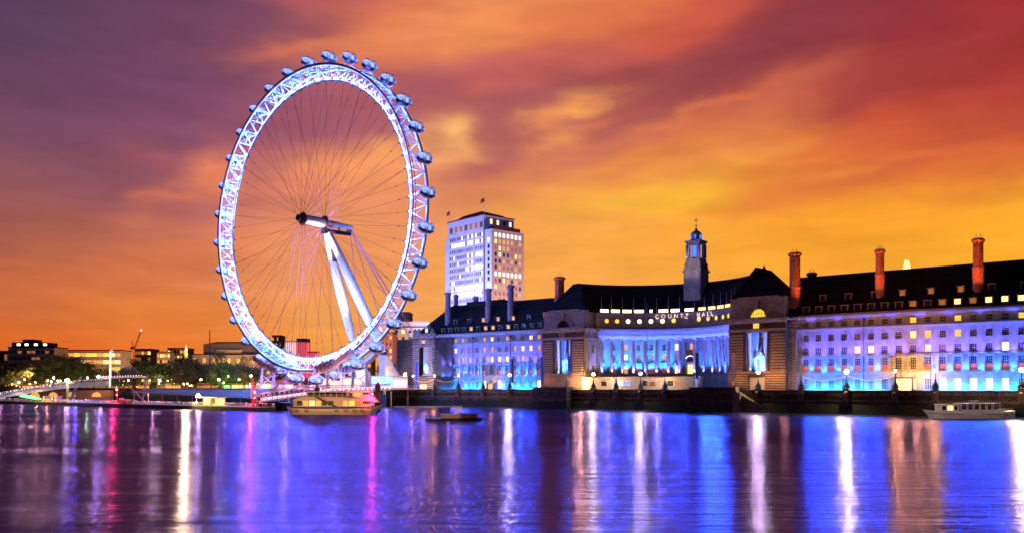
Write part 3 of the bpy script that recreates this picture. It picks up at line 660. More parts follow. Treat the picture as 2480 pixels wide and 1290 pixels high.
            win('window', 1.7, 2.2, a, (s, .22, 11.7), 0, (3, 4))
            o = win('tall_window', 1.6, 3.5, 'glass_dark', (s, .22, 6.9), 0, (3, 5))
            if not gap:
                q = MB(); q.box(-.72, .72, -.1, -.02, .05, 1.45); q.build('blind', 'pane_red', o)
            a = ('glass_dark' if gap else rnd.choice(['pane_cyan', 'pane_white', 'pane_warm', 'glass_dark', 'glass_dark', 'glass_dark'])) if side == 'L' else ('pane_warm' if gap else ('pane_white' if i in (10, 12) else 'pane_warm' if i in (11, 13, 14) else 'glass_dark'))
            win('ground_window', 1.7, 3.1, a, (s, .22, 1.2), 0, (4, 4))
            # lamps of the blue floodlighting
            if not gap:
                s2 = s + 1.95
                if i < n - 1 and i + 1 not in ((7, 8) if side == 'R' else (7,)):
                    spot('ledge_light', (s2, -1.5, 5.9), (s2, -.1, 10.5), (.015, .11, 1), 12000, 110, .9, .06, H)
                    area('ground_light', (s2, -1.7, .35), (s2, 0, 3.4), (.01, .22, 1), 2300, 3.2, .25, H)
            spot('upper_light', (s + 1.95, -1.9, 10.2), (s + 1.95, -.1, 17.5), (.10, .085, 1), 10000 * (.4 if gap else 1), 100, 1, .1, H)
        for i in range(0, n, 2):
            spot('cornice_light', (bays[i] + 1.9, -1.5, 19.8), (bays[i] + 1.9, -1.0, 24), (.06, .06, 1), 5200, 75, 1, .1, H)
        # downpipes
        for s in ([s0 + 1.0, bays[4] + 1.95] if side == 'R' else [s0 + .6, bays[4] + 2, bays[9] + 2.0]):
            q = MB(); q.bar((s, -.35, 0), (s, -.35, 22.2), .13, 6); q.box(s - .4, s + .4, -.6, -.05, 21.2, 22.2); q.build('downpipe', 'iron', H)
        # roof
        m = MB(); e0, e1 = s0 - .5, s1 + .5
        prof = [(.3, 23.6), (4.2, 28.6), (7.2, 32.6), (10.5, 36.6), (18, 30), (24, 23.6)]
        for (a, b) in zip(prof, prof[1:]): m.face([(e0, a[0], a[1]), (e1, a[0], a[1]), (e1, b[0], b[1]), (e0, b[0], b[1])])
        if side == 'R': m.face([(e1, *p) for p in prof]); m.face([(e0, *p) for p in prof])
        m.box(e0, e1, 10.2, 10.8, 36.5, 36.85)
        m.build('roof', 'roof', H)
        m = MB(); m.box(s0, s1, 23.5, 24, 0, 23.6); m.box(s1 - .4, s1, .4, 24, 0, 23); m.build('rear_wall', 'stone_dark', H)
        # dormers
        def dormer(s, w0, z0, ww, hh, pane):
            q = MB(); q.box(-ww / 2 - .25, -ww / 2, 0, 2.4, 0, hh); q.box(ww / 2, ww / 2 + .25, 0, 2.4, 0, hh); q.box(-ww / 2 - .4, ww / 2 + .4, -.25, 2.9, hh, hh + .25); q.box(-ww / 2 - .3, ww / 2 + .3, -.15, .2, -.25, 0)
            key = ('dormer', ww, hh)
            if key not in cache: cache[key] = q.mesh('dormer', 'stone_trim' if side == 'R' else 'rustic')
            d = link('dormer', cache[key], H, (s, w0, z0))
            key = ('dw', ww, hh, pane)
            if key not in cache:
                b = MB(); b.box(-ww / 2, ww / 2, .2, .3, 0, hh)
                for i in range(1, 3): x = -ww / 2 + ww * i / 3; b.box(x - .04, x + .04, .13, .197, 0, hh)
                for i in range(1, 4): z = hh * i / 4; b.box(-ww / 2, ww / 2, .14, .197, z - .035, z + .035)
                cache[key] = b.mesh('dormer_window', pane)
            link('dormer_window', cache[key], d)
        for i in range(n):
            s = bays[i]
            if side == 'R': a = 'pane_warm' if i in (11, 13, 14, 15) else ('pane_dim' if i in (12, 10, 8) else 'glass_dark')
            else: a = 'pane_amber' if i in (4, 6, 7, 9) else 'glass_dark'
            dormer(s - .3, 1.1, 24.0, 1.55, 2.3, a)
            if i % 2 == 1 or (side == 'R' and i == 0 and False):
                a = 'pane_dim' if (side == 'R' and i in (7, 11, 9)) else ('pane_amber' if side == 'L' and i in (5, 7, 9, 13) else 'glass_dark')
                dormer(s, 3.9, 28.0, 1.35, 1.95, a)
    wing(-41, 16.5, BAYS_L, 'L'); wing(110.6, 202, BAYS_R, 'R')
    # ------------------------------------------------ north corner pavilion with an arched niche
    def arch_hole(m, x0, x1, z0, z1, y, cx, cz, r, zb, depth, n=14, bottom=True):   # wall face with a round-headed opening, and its reveal
        pts = arc(cx, cz, r, math.pi, 0, n)
        m.face([(x0, y, z0), (cx - r, y, z0), (cx - r, y, z1), (x0, y, z1)]); m.face([(cx + r, y, z0), (x1, y, z0), (x1, y, z1), (cx + r, y, z1)])
        if zb > z0: m.face([(cx - r, y, z0), (cx + r, y, z0), (cx + r, y, zb), (cx - r, y, zb)])
        for (a, b) in zip(pts, pts[1:]): m.face([(a[0], y, a[1]), (b[0], y, b[1]), (b[0], y, z1), (a[0], y, z1)])
        path = [(cx - r, zb)] + pts + [(cx + r, zb)]
        for (a, b) in zip(path, path[1:]): m.face([(a[0], y, a[1]), (b[0], y, b[1]), (b[0], y + depth, b[1]), (a[0], y + depth, a[1])], False)
        m.face([(cx - r, y, zb), (cx + r, y, zb), (cx + r, y + depth, zb), (cx - r, y + depth, zb)])
    m = MB(); arch_hole(m, -54, -41, 0, 22.4, -1.2, -47.5, 2.5, 16.6, 6.6, 2.2)
    m.face([(-41, -1.2, 0), (-41, 0, 0), (-41, 0, 22.4), (-41, -1.2, 22.4)]); m.face([(-54, -1.2, 0), (-54, 14, 0), (-54, 14, 22.4), (-54, -1.2, 22.4)])
    m.build('pavilion_wall', 'joint_shade', H)
    m = MB(); rustic(m, -53.95, -50.1, -1.5, -1.203, 0, 22.4); rustic(m, -44.9, -41.05, -1.5, -1.203, 0, 22.4); rustic(m, -50.1, -44.9, -1.5, -1.203, 0, 6.2); m.box(-50.1, -48.6, -1.48, -1.203, 19.6, 22.4); m.box(-46.4, -44.9, -1.48, -1.203, 19.6, 22.4)
    m.box(-54.9, -40.6, -2.1, 0, 22.5, 23.3); m.box(-54.4, -41, -1.6, 0, 19.1, 19.5); m.box(-54.3, -40.8, -1.3, .2, 23.3, 24.6)
    for x in (-54, -51.5, -43.5): m.lathe([(.9, 0), (1.1, .5), (.8, 1.2), (.25, 2.2)], (x + .6, -.6, 24.6), 8)
    m.build('pavilion_trim', 'rustic', H)
    m = MB(); m.wall(F, -50, -45, 6.6, 19.1, 1.0, [(-48.3, -46.7, 7.4, 10.6)], .3); m.box(-50, -45, .2, .98, 6.61, 7.0)
    m.prism([(-49, 11), (-47.5, 12.6), (-46, 11)], .5, .99); m.box(-49, -48.5, .5, .99, 7.01, 11); m.box(-46.5, -46, .5, .99, 7.01, 11)
    m.build('niche', 'stone_trim', H)
    win('niche_window', 1.6, 3.1, 'pane_cyan', (-47.5, 1.1, 7.4)); win('niche_window', 1.3, 2.4, 'pane_dim', (-47.1, .85, 14.2))
    win('attic_window', 2.0, 1.6, 'pane_amber', (-47.5, -1.5, 20.2), 0, (3, 2))
    spot('niche_light', (-47.5, .1, 7.1), (-47.5, .6, 14), (.08, .36, 1), 26000, 120, .9, .1, H)
    spot('niche_light', (-48.9, -.9, 7.1), (-48.3, -.2, 14), (.08, .36, 1), 6000, 110, .9, .1, H)
    for s in (-52, -43): spot('upper_light', (s, -5.5, .6), (s, -1.2, 16), (.2, .16, 1), 9000, 70, 1, .1, H)
    q = MB(); q.prism([(-49.3, 0), (-49.3, 2.7), (-45.7, 2.7), (-45.7, 0)], -1.6, -1.2); q.build('entrance', 'pane_warm', H)
    m = MB(); m.face([(-54.4, -1, 23.4), (-40.5, -1, 23.4), (-40.5, 10.5, 36.6), (-42.5, 10.5, 36.6)]); m.face([(-54.4, -1, 23.4), (-42.5, 10.5, 36.6), (-54.4, 24, 23.4)]); m.face([(-42.5, 10.5, 36.6), (-40.5, 10.5, 36.6), (-40.5, 24, 23.6), (-54.4, 24, 23.4)])
    m.build('roof', 'roof', H)
    m = MB(); m.box(-48.6, -46.6, .6, 3, 24.2, 27); m.prism([(-49, 27), (-47.6, 28), (-46.2, 27)], .4, 3.4); d = m.build('dormer', 'stone_trim', H)
    m = MB(); m.box(-48.1, -47.1, .5, .58, 24.5, 26.6); m.build('dormer_window', 'pane_warm', d)
    m = MB(); m.box(-33, -14, 10.0, 15, 35, 37.9); m.build('roof_block', 'roof_edge', H)
    # ------------------------------------------------ two tall pavilions beside the crescent
    def pavilion(s0, s1, side):
        c = (s0 + s1) / 2; y = -2.2; ow = 3.5
        m = MB(); m.wall(F, s0, s1, 0, 22.4, y, [(c - ow, c + ow, 6.4, 19.4)] + ([(c - 2.6, c + 2.6, .6, 4.9)] if side == 'R' else []), 4.2)
        m.face([(s1, y, 0), (s1, 8, 0), (s1, 8, 22.4), (s1, y, 22.4)]); m.face([(s0, y, 0), (s0, 8, 0), (s0, 8, 22.4), (s0, y, 22.4)])
        m.build('pavilion_wall', 'joint_shade', H)
        m = MB()
        rustic(m, s0 + .1, c - ow - 1.1, y - .3, y - .003, 6.9, 19); rustic(m, c + ow + 1.1, s1 - .1, y - .3, y - .003, 6.9, 19)
        rustic(m, s0 - .1, c - (2.7 if side == 'R' else -.01), y - .45, y - .003, .1, 6.2, .75); rustic(m, c + (2.7 if side == 'R' else .01), s1 + .1, y - .45, y - .003, .1, 6.2, .75)
        m.box(s0 - .3, s1 + .3, y - .8, y - .003, 6.2, 6.75); m.box(s0 - .2, s1 + .2, y - .5, y - .003, 19.4, 20.2)
        m.box(s0 - .3, s1 + .3, y - .7, y - .003, 22.0, 22.7); m.box(s0 - .9, s1 + .9, y - 1.4, 6, 22.7, 23.4); m.box(s0 - .2, s1 + .2, y - .6, y, 23.4, 23.9)
        x = s0
        while x < s1: m.box(x, x + .35, y - 1.2, y - .7, 22.35, 22.697); x += .7
        m.build('pavilion_trim', 'rustic', H)
        m = MB()
        for x in (c - ow + .6, c + ow - .6):
            m.lathe([(.78, 0), (.82, .3), (.66, .45), (.66, 5), (.56, 12.1), (.75, 12.3), (.85, 12.9)], (x, y + 1.1, 6.4), 14)
        for x in (c - 1.1, c + 1.3): m.lathe([(.5, 0), (.5, 3), (.42, 6.2), (.6, 6.6)], (x, y + 3.4, 12.6), 10)
        m.build('portico_column', 'stone_trim', H)
        m = MB(); yb = y + 4.15
        m.wall(F, c - ow, c + ow, 6.4, 19.4, yb, [(c - .8, c + .8, 6.9, 9.9), (c - .9, c + .9, 12.2, 14.2), (c - .9, c + .9, 15.4, 17.8), (c + 2.0, c + 2.9, 12.2, 14.2), (c + 2.0, c + 2.9, 15.4, 17.8)], .3)
        m.build('portico_wall', 'stone', H)
        m = MB()
        m.box(c - 2.0, c - 1.1, yb - 1.3, yb - .01, 6.41, 10.6); m.box(c + 1.1, c + 2.0, yb - 1.3, yb - .01, 6.41, 10.6); m.prism([(c - 2.4, 10.6), (c, 12.3), (c + 2.4, 10.6)], yb - 1.6, yb - .01)
        m.build('door_surround', 'stone_trim', H)
        # seated statue group over the door: body, head, raised arm, beast at the knee
        m = MB(); z = 12.2
        m.tube([(c - .5, yb - 1.1, z), (c - .35, yb - 1.1, z + .9), (c, yb - 1.1, z + 1.6), (c + .2, yb - 1.1, z + 2.4)], [.75, .7, .55, .3], 8); m.lathe([(.05, -.32), (.26, -.1), (.26, .12), (.08, .34)], (c + .3, yb - 1.1, z + 2.85), 8)
        m.tube([(c + .1, yb - 1.1, z + 2.2), (c - .6, yb - 1.2, z + 2.6), (c - .9, yb - 1.2, z + 3.3)], [.22, .17, .1], 6); m.tube([(c - .2, yb - 1.3, z + .5), (c + .7, yb - 1.5, z + .7), (c + 1.0, yb - 1.4, z - .4)], [.4, .3, .2], 6)
        m.tube([(c - 1.2, yb - 1.2, z - .4), (c - 1.0, yb - 1.2, z + .5), (c - .7, yb - 1.3, z + .9)], [.4, .35, .2], 6)
        m.build('statue', 'stone_trim', H)
        win('portico_window', 1.6, 3.0, 'pane_red' if side == 'L' else 'pane_amber', (c, yb + .15, 6.9), 0, (2, 4))
        for (x, z, h, p, ww) in ((c, 12.2, 2, 'glass_dark', 1.8), (c, 15.4, 2.4, 'curtain', 1.8), (c + 2.45, 12.2, 2, 'pane_warm' if side == 'R' else 'glass_dark', .9), (c + 2.45, 15.4, 2.4, 'pane_amber' if side == 'R' else 'glass_dark', .9)):
            win('portico_window', ww, h, p, (x, yb + .15, z), 0, (2, 4))
        win('portico_window', 2.0, 1.6, 'pane_yellow' if side == 'R' else 'glass_dark', (c, y - .6, 20.3), 0, (2, 2))
        if side == 'R':
            q = MB(); q.box(c - 2.55, c + 2.55, y + .6, y + .7, .6, 4.9)
            for i in range(1, 5): x = c - 2.55 + i * 1.02; q.box(x - .05, x + .05, y + .5, y + .597, .6, 4.9)
            q.build('ground_opening', 'frame_pale', H)
        # attic with lunette under radiating voussoirs
        ya = y + .5; r = 2.7; zc = 23.9
        m = MB(); arch_hole(m, s0 + .4, s1 - .4, 23.4, 29.6, ya, c, zc, r, zc - .05, 1.4)
        m.face([(s1 - .4, ya, 23.4), (s1 - .4, 13, 23.4), (s1 - .4, 13, 29.6), (s1 - .4, ya, 29.6)]); m.face([(s0 + .4, ya, 23.4), (s0 + .4, 13, 23.4), (s0 + .4, 13, 29.6), (s0 + .4, ya, 29.6)])
        m.box(s0 + .1, s1 - .1, ya - .35, 1.0, 29.6, 30.1); m.box(s0 + 2.6, s1 - 2.6, ya - .3, 1.0, 30.1, 30.5); m.build('pavilion_wall', 'rustic', H)
        m = MB()
        for i in range(11):
            a = R(12 + i * 15.6); r1 = 4.6 if abs(i - 5) > 0 else 5.4
            p = [(c + r * math.cos(a - .1), zc + r * math.sin(a - .1)), (c + r1 * math.cos(a - .09), zc + r1 * math.sin(a - .09)), (c + r1 * math.cos(a + .09), zc + r1 * math.sin(a + .09)), (c + r * math.cos(a + .1), zc + r * math.sin(a + .1))]
            m.prism(p, ya - (.3 if i != 5 else .6), ya - .003)
        m.build('voussoirs', 'rustic', H)
        m = MB(); m.prism([(c - r + .05, zc)] + arc(c, zc, r - .05, math.pi, 0, 14)[1:], ya + 1.25, ya + 1.35); l = m.build('lunette', 'pane_yellow' if side == 'R' else 'glass_dark', H)
        m = MB()
        for i in range(1, 6): x = c - r + i * 2 * r / 6; m.box(x - .06, x + .06, ya + 1.1, ya + 1.22, zc, zc + math.sqrt(max(0, r * r - (x - c) ** 2)))
        m.box(c - r, c + r, ya + 1.1, ya + 1.22, zc + 1.1, zc + 1.2); m.build('glazing_bars', 'frame_dark', l)
        # roof
        m = MB(); e = 30.0; b = [(s0 + .3, ya + .1), (s1 - .3, ya + .1), (s1 - .3, 14), (s0 + .3, 14)]
        rx0, rx1 = (26.2, 29.5) if side == 'L' else (98.0, 103.0)
        A_, B_ = (rx0, 4.6, 40.7), (rx1, 5.4, 40.6 if side == 'L' else 39.2)
        m.face([(*b[0], e), (*b[1], e), B_, A_]); m.face([(*b[1], e), (*b[2], e), B_]); m.face([(*b[2], e), (*b[3], e), A_, B_]); m.face([(*b[3], e), (*b[0], e), A_]); m.build('roof', 'roof', H)
        # lights in the portico
        spot('portico_light', (c - .3, y + .5, 6.9), (c, yb, 12), (.03, .2, 1), 30000, 120, .9, .12, H)
        for x in (c - ow + 1.6, c + ow - 1.5): spot('portico_light', (x, y + .4, 6.7), (x, y + 1.4, 14), (.07, .14, 1), 22000, 90, .9, .12, H)
        spot('attic_light', (c, ya - 1.1, 23.5), (c, ya, 27), VIOLET, 1500, 130, .9, .1, H)
        for x in (s0 + 1.6, s0 + 4.2, s1 - 4.2, s1 - 1.6): spot('pier_light', (x, y - 2.0, .4), (x, y - .2, 16), (1, .26, .07), 4200, 70, 1, .08, H)
    pavilion(16.5, 35.5, 'L'); pavilion(91.9, 110.6, 'R')
    m = MB(); y0 = 8
    m.wall(lambda x, y, z: (35.5 + y, x, z), -2.2, 8.5, 0, 22.4, .12, [(3.0, 4.6, 14.4, 17.6), (3.0, 4.6, 6.8, 10)], -.3)
    m.box(35.6, 35.9, -1.9, -1.1, 6.8, 19.2); m.box(35.6, 35.9, .6, 1.5, 6.8, 19.2); m.box(35.6, 35.9, 6.0, 6.9, 6.8, 19.2); m.box(35.5, 36.3, -2.2, 8, 19.4, 20); m.box(35.5, 36.5, -2.4, 8, 22.2, 23.4); m.box(35.5, 36.2, -2.4, 8, 6.1, 6.7)
    m.build('return_wall', 'stone', H)
    win('return_window', 1.6, 3.2, 'pane_warm', (35.55, 3.8, 14.4), R(90), (2, 4)); win('return_window', 1.6, 3.2, 'glass_dark', (35.55, 3.8, 6.8), R(90), (2, 4))
    spot('return_light', (39, 1, 6.9), (35.6, 3, 14), (.5,.4,1), 3500, 100, 1, .1, H)
    m = MB(); rustic(m, 110.65, 113.4, -.9, -.003, .1, 22.2, .92, .3); m.build('pavilion_trim', 'rustic', H)
    m = MB(); m.box(110.6, 114.2, -1.6, -.9, 22.5, 23.3); m.build('cornice', 'stone_trim', H)
    # ------------------------------------------------ crescent
    A0, DA = .1048, .1497; RC, RW = 29.2, 32.0
    def Pc(a, r, z): return AP(a, r, z)
    cols = [s * (A0 + k * DA) for k in range(8) for s in (-1, 1)]
    mids = [s * (A0 + (k + .5) * DA) for k in range(7) for s in (-1, 1)]
    cm = MB(); prof = [(.95, 0), (.95, .35), (.8, .5), (.78, 3), (.74, 7), (.64, 12.2), (.66, 12.35)]
    cm.lathe(prof, (0, 0, 0), 18)
    for sx in (-1, 1): cm.lathe([(.42, -.7), (.42, .7)], (sx * .62, 0, 12.75), 10, 'y')
    cm.box(-.85, .85, -.85, .85, 13.05, 13.4)
    cmesh = cm.mesh('column', 'stone_trim')
    for a in cols:
        if abs(a) > 1.2: continue
        link('column', cmesh, H, AP(a, RC, 6.5), -a)
    am = 1.22; n = 40
    m = MB(); holes = []
    for a in mids: holes += [(a - .024, a + .024, 15.6, 17.9), (a - .024, a + .024, 11.9, 14.1), (a - .026, a + .026, 6.8, 9.6)]
    holes += [(-.022, .022, 15.6, 17.9), (-.052, .052, 6.5, 10.6)]
    m.wall(Pc, -am, am, 6.4, 20, RW, holes, .35, .06); m.build('crescent_wall', 'stone', H)
    for a in mids:
        k = round((abs(a) - A0) / DA - .5) * (1 if a > 0 else -1)
        idx = (round((abs(a) - A0) / DA - .5), a > 0)
        up = {(0, False): 'pane_white', (4, False): 'pane_amber', (3, False): 'curtain'}.get(idx, 'glass_dark')
        md = {(0, False): 'pane_dim', (1, False): 'pane_amber', (2, False): 'pane_dim', (3, False): 'pane_dim', (4, False): 'pane_warm'}.get(idx, 'glass_dark')
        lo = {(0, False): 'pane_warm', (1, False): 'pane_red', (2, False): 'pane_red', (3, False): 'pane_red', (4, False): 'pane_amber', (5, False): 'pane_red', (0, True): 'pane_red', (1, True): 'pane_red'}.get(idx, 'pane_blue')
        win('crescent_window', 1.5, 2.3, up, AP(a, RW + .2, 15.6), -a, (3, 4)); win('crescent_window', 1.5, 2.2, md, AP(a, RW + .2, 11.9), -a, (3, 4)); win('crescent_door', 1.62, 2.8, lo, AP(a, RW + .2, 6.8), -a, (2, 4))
        m = MB(); X = Matrix.Rotation(-a, 4, 'Z')
        q = MB(); q.prism(arc(0, 9.9, 1.25, R(5), R(175), 8) + arc(0, 9.9, .9, R(175), R(5), 8), -.4, 0); q.box(-1.35, -.95, -.3, 0, 6.6, 9.9); q.box(.95, 1.35, -.3, 0, 6.6, 9.9); q.lathe([(.3, 0), (.42, .4), (.1, .9)], (0, -.2, 10.2), 8); q.box(-1.1, 1.1, -.2, 0, 11.5, 11.75)
        q.build('door_hood', 'stone_trim', H, AP(a, RW - .01, 0), -a)
    win('crescent_window', 1.4, 2.3, 'pane_amber', AP(0, RW + .2, 15.6), 0, (3, 4))
    # central round-arched doorway
    m = MB()
    m.box(CS - 2.9, CS - 1.75, CW + RW - 1.2, CW + RW - .1, 6.5, 20); m.box(CS + 1.75, CS + 2.9, CW + RW - 1.2, CW + RW - .1, 6.5, 20); m.box(CS - 1.75, CS + 1.75, CW + RW - 1.1, CW + RW - .1, 18.4, 20)
    m.prism(arc(CS, 11.3, 2.3, 0, math.pi, 14) + arc(CS, 11.3, 1.7, math.pi, 0, 14), CW + RW - .9, CW + RW - .05); m.build('arch_surround', 'rustic', H)
    m = MB(); m.prism(arc(CS, 11.3, 1.7, 0, math.pi, 14), CW + RW - .3, CW + RW - .02); m.build('arch_glass', 'glass_dark', H)
    win('crescent_door', 3.2, 3.6, 'pane_warm', (CS, CW + RW + .1, 6.6), 0, (3, 3), 'frame_dark')
    m = MB(); m.tube([(x, CW + RW - 1.0, z) for (x, z) in arc(CS, 11.3, 2.05, R(50), math.pi, 12)], .09, 5); m.build('arch_light', 'pane_white', H)
    # podium, entablature, frieze
    m = MB(); m.mbox(Pc, -am, am, 27.6, RW + .2, 0, 6.3, n); m.mbox(Pc, -am, am, 27.3, 28.3, 6.3, 6.5, n); m.build('podium', 'stone', H)
    m = MB(); m.mbox(Pc, -am, am, 28.3, RW, 19.9, 20.5, n); m.mbox(Pc, -am, am, 28.15, RW, 20.5, 21.1, n); m.mbox(Pc, -am, am, 28.5, RW, 21.1, 22.4, n); m.mbox(Pc, -am, am, 27.9, RW, 22.4, 22.8, n); m.mbox(Pc, -am, am, 27.3, RW, 22.8, 23.4, n)
    for i in range(150):
        a = -am + (i + .5) * 2 * am / 150; m.mbox(Pc, a - .004, a + .004, 27.55, 27.9, 22.42, 22.797)
    m.build('entablature', 'stone_trim', H)
    m = MB(); m.mbox(Pc, -am, am, 28.9, 30.2, 23.4, 29.0, n); m.mbox(Pc, -am, am, 28.5, 30.2, 29.0, 29.4, n); m.mbox(Pc, -am, am, 28.7, 28.897, 23.4, 24.1, n)
    for i in range(15):
        a = -(A0 + 7 * DA) + i * 2 * (A0 + 7 * DA) / 14; m.mbox(Pc, a - .03, a + .03, 28.72, 28.897, 24.1, 25.3); m.mbox(Pc, a - .045, a + .045, 28.78, 28.897, 25.3, 27.0)
    m.build('frieze', 'rustic', H)
    vals = {(-1, 6): .5, (-1, 5): .6, (-1, 4): 1, (-1, 3): 1, (-1, 2): 1, (-1, 1): 1, (-1, 0): .6}
    for a in mids:
        idx = round((abs(a) - A0) / DA - .5)
        m = MB(); m.lathe([(.82, -.25), (1.05, -.2), (1.05, .1), (.82, .12)], (0, 0, 0), 18, 'y'); r_ = m.build('round_window', 'stone_trim', H, AP(a, 28.75, 26.35), -a)
        p = MB(); p.lathe([(.78, -.02), (.78, .05)], (0, -.26, 0), 18, 'y'); p.build('pane', 'pane_white' if (a < 0 and 1 <= idx <= 4) else 'pane_yellow', r_)
        if a < -.9: continue
    m = MB(); m.lathe([(.8, -.2), (1.3, -.1), (1.3, .1)], (0, 0, 0), 16, 'y'); m.tube([(-1.8, 0, -.3), (-1.2, -.1, .5), (0, -.2, 1.2), (1.2, -.1, .5), (1.8, 0, -.3)], .3, 6); m.build('cartouche', 'rustic', H, AP(0, 28.6, 26.2), 0)
    # lit attic windows behind the flagpoles
    m = MB(); m.mbox(Pc, -am, am, 30.35, 30.9, 29.4, 31.0, n); m.build('attic_band', 'roof_edge', H)
    for a in mids + [0]:
        k = (a < 0, round((abs(a) - A0) / DA - .5))
        q = MB(); ww = {(True, 2): .5, (False, 0): 1.6, (True, 0): 1.7}.get(k, 1.75)
        q.box(-ww, ww, -.05, .02, .25, 1.35)
        e = q.build('attic_light_window', 'pane_white' if (a < .05) else 'pane_warm', H, AP(a, 30.33, 29.5), -a)
    for i, a in enumerate(sorted(cols)):
        q = MB(); q.bar((0, 0, 0), (0, 0, 5.6), .1, 6, .05); q.lathe([(.02, 0), (.13, .1), (.02, .25)], (0, 0, 5.55), 6); q.build('flagpole', 'steel_lilac', H, AP(a, 28.8, 29.4))
    # crescent roof
    m = MB(); prof = [(30.5, 31.0), (34, 35.6), (38.2, 40.7), (46, 32), (50, 24)]
    for i in range(n):
        a, b = -1.3 + 2.6 * i / n, -1.3 + 2.6 * (i + 1) / n
        for (p, q) in zip(prof, prof[1:]): m.face([AP(a, *p), AP(b, *p), AP(b, *q), AP(a, *q)])
    m.mbox(Pc, -1.28, 1.28, 38.0, 38.5, 40.6, 40.95, n)
    m.build('roof', 'roof', H)
    # lettering along the frieze
    txt = 'COUNTY HALL'; lm = MB(); allv = []; allf = []; span = .40
    widths = {'C': 1.0, 'O': 1.1, 'U': 1.0, 'N': 1.05, 'T': .9, 'Y': .95, ' ': 1.1, 'H': 1.05, 'A': 1.0, 'L': .85}
    tot = sum(widths[c] for c in txt) - .5 * (widths['C'] + widths['L']); x = 0
    for i, ch in enumerate(txt):
        a = -span + 2 * span * x / tot; 
        if i < len(txt) - 1: x += (widths[ch] + widths[txt[i + 1]]) / 2
        if ch == ' ': continue
        cu = bpy.data.curves.new('t', 'FONT'); cu.body = ch; cu.size = 2.0; cu.extrude = .07; cu.offset = .03; cu.align_x = 'CENTER'
        ob = bpy.data.objects.new('t', cu); col.objects.link(ob); dg = bpy.context.evaluated_depsgraph_get(); me = bpy.data.meshes.new_from_object(ob.evaluated_get(dg))
        M = Matrix.Translation(AP(a, 28.35, 27.45)) @ Matrix.Rotation(-a, 4, 'Z') @ Matrix.Rotation(R(90), 4, 'X')
        b = len(allv); allv += [tuple(M @ v.co) for v in me.vertices]; allf += [tuple(b + k for k in p.vertices) for p in me.polygons]
        bpy.data.objects.remove(ob); bpy.data.curves.remove(cu); bpy.data.meshes.remove(me)
    me = bpy.data.meshes.new('lettering'); me.from_pydata(allv, [], allf); me.materials.append(MATS['letter_glow'])
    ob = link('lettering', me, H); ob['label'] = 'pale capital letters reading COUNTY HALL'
    for a in (-.38, -.19, 0, .19, .38): spot('letter_light', AP(a, 27.6, 27.0), AP(a, 28.8, 28.2), (1, .7, .5), 260, 140, .9, .08, H)
    # colonnade lights
    for a in mids + [0]:
        p = 2600 if a else 500; f = 1 if a < 0 else .8
        spot('bay_light', AP(a, RW - 2.0, 6.7), AP(a, RW - .1, 17.5), (.015, .27, 1) if a < -.3 else (.02, .15, 1), p * 10.5 * f, 90, .9, .12, H)
    for i, a in enumerate(cols):
        if abs(a) > 1.2: continue
        spot('column_light', AP(a, 27.7, 6.75), AP(a, 28.9, 13), (.15, .14, 1), 14000, 90, .9, .1, H)
    for k in range(15):
        a = -1.1 + k * 2.2 / 14; area('entablature_light', AP(a, 26.6, 19.4), AP(a, 28.3, 22.6), (.04, .09, 1), 900, 3.8, .2, H, along=(math.cos(a), -math.sin(a), 0))
    # ------------------------------------------------ cupola tower
    m = MB(); c = (CS, CW + 36.0); q = 3.3
    def blk(h, z0, z1, mb=m): mb.box(c[0] - h, c[0] + h, c[1] - h, c[1] + h, z0, z1)
    blk(3.4, 32, 44.6); blk(3.8, 44.6, 45.2); blk(3.2, 45.2, 46.4); blk(2.8, 46.4, 49.5)
    for sx in (-1, 1):
        for sy in (-1, 1):
            m.lathe([(.5, 0), (.7, .6), (.35, 1.6), (.5, 2.2), (.1, 3)], (c[0] + sx * 2.9, c[1] + sy * 2.9, 45.2), 8)
            m.box(c[0] + sx * 2.0 - .5, c[0] + sx * 2.0 + .5, c[1] + sy * 2.0 - .5, c[1] + sy * 2.0 + .5, 49.5, 55.2)
            m.lathe([(.3, 0), (.3, 5)], (c[0] + sx * 2.6, c[1] + sy * 2.6, 49.8), 8)
    blk(1.25, 49.5, 55.2); blk(2.9, 55.2, 55.9); blk(3.2, 55.9, 56.2)
    m.lathe([(2.5, 56.2), (2.4, 56.6), (1.95, 56.8), (1.9, 58.5), (2.1, 58.55), (2.1, 58.8), (1.9, 59.1), (1.35, 59.7), (.6, 60.2), (.45, 60.6), (.35, 61), (.1, 61.2)], (c[0], c[1], 0), 12)
    t = m.build('cupola_tower', 'stone', H)
    m = MB(); m.box(c[0] - .75, c[0] + .75, c[1] - 1.45, c[1] - 1.3, 50.2, 54.4); m.build('lantern_light', 'pane_blue', t)
    m = MB(); m.box(c[0] + 1.3, c[0] + 1.45, c[1] - .75, c[1] + .75, 50.2, 54.4); m.build('lantern_light', 'pane_blue', t)
    for k in range(6):
        a = R(60 * k - 90 + 15); m = MB(); m.lathe([(.34, 57.0), (.34, 58.3)], (c[0] + 1.93 * math.cos(a), c[1] + 1.93 * math.sin(a), 0), 8); m.build('lantern_light', 'pane_blue', t)
    m = MB(); m.lathe([(.05, 61.1), (.08, 61.6), (.3, 61.9), (.3, 62.1), (.06, 62.4), (.06, 63), (.05, 65), (.02, 65.4)], (c[0], c[1], 0), 8); m.box(c[0] - .8, c[0] + .8, c[1] - .06, c[1] + .06, 63.9, 64.05)
    m.tube([(c[0] + .5 * math.cos(k * math.pi / 5), c[1], 64.0 + .5 * math.sin(k * math.pi / 5)) for k in range(10)], .06, 4, True); m.build('finial', 'finial_metal', t)
    spot('cupola_light', (c[0] - 3.2, c[1] - 4.4, 49.6), (c[0] - 1, c[1], 54), (.25, .3, 1), 900, 70, .9, .1, H)
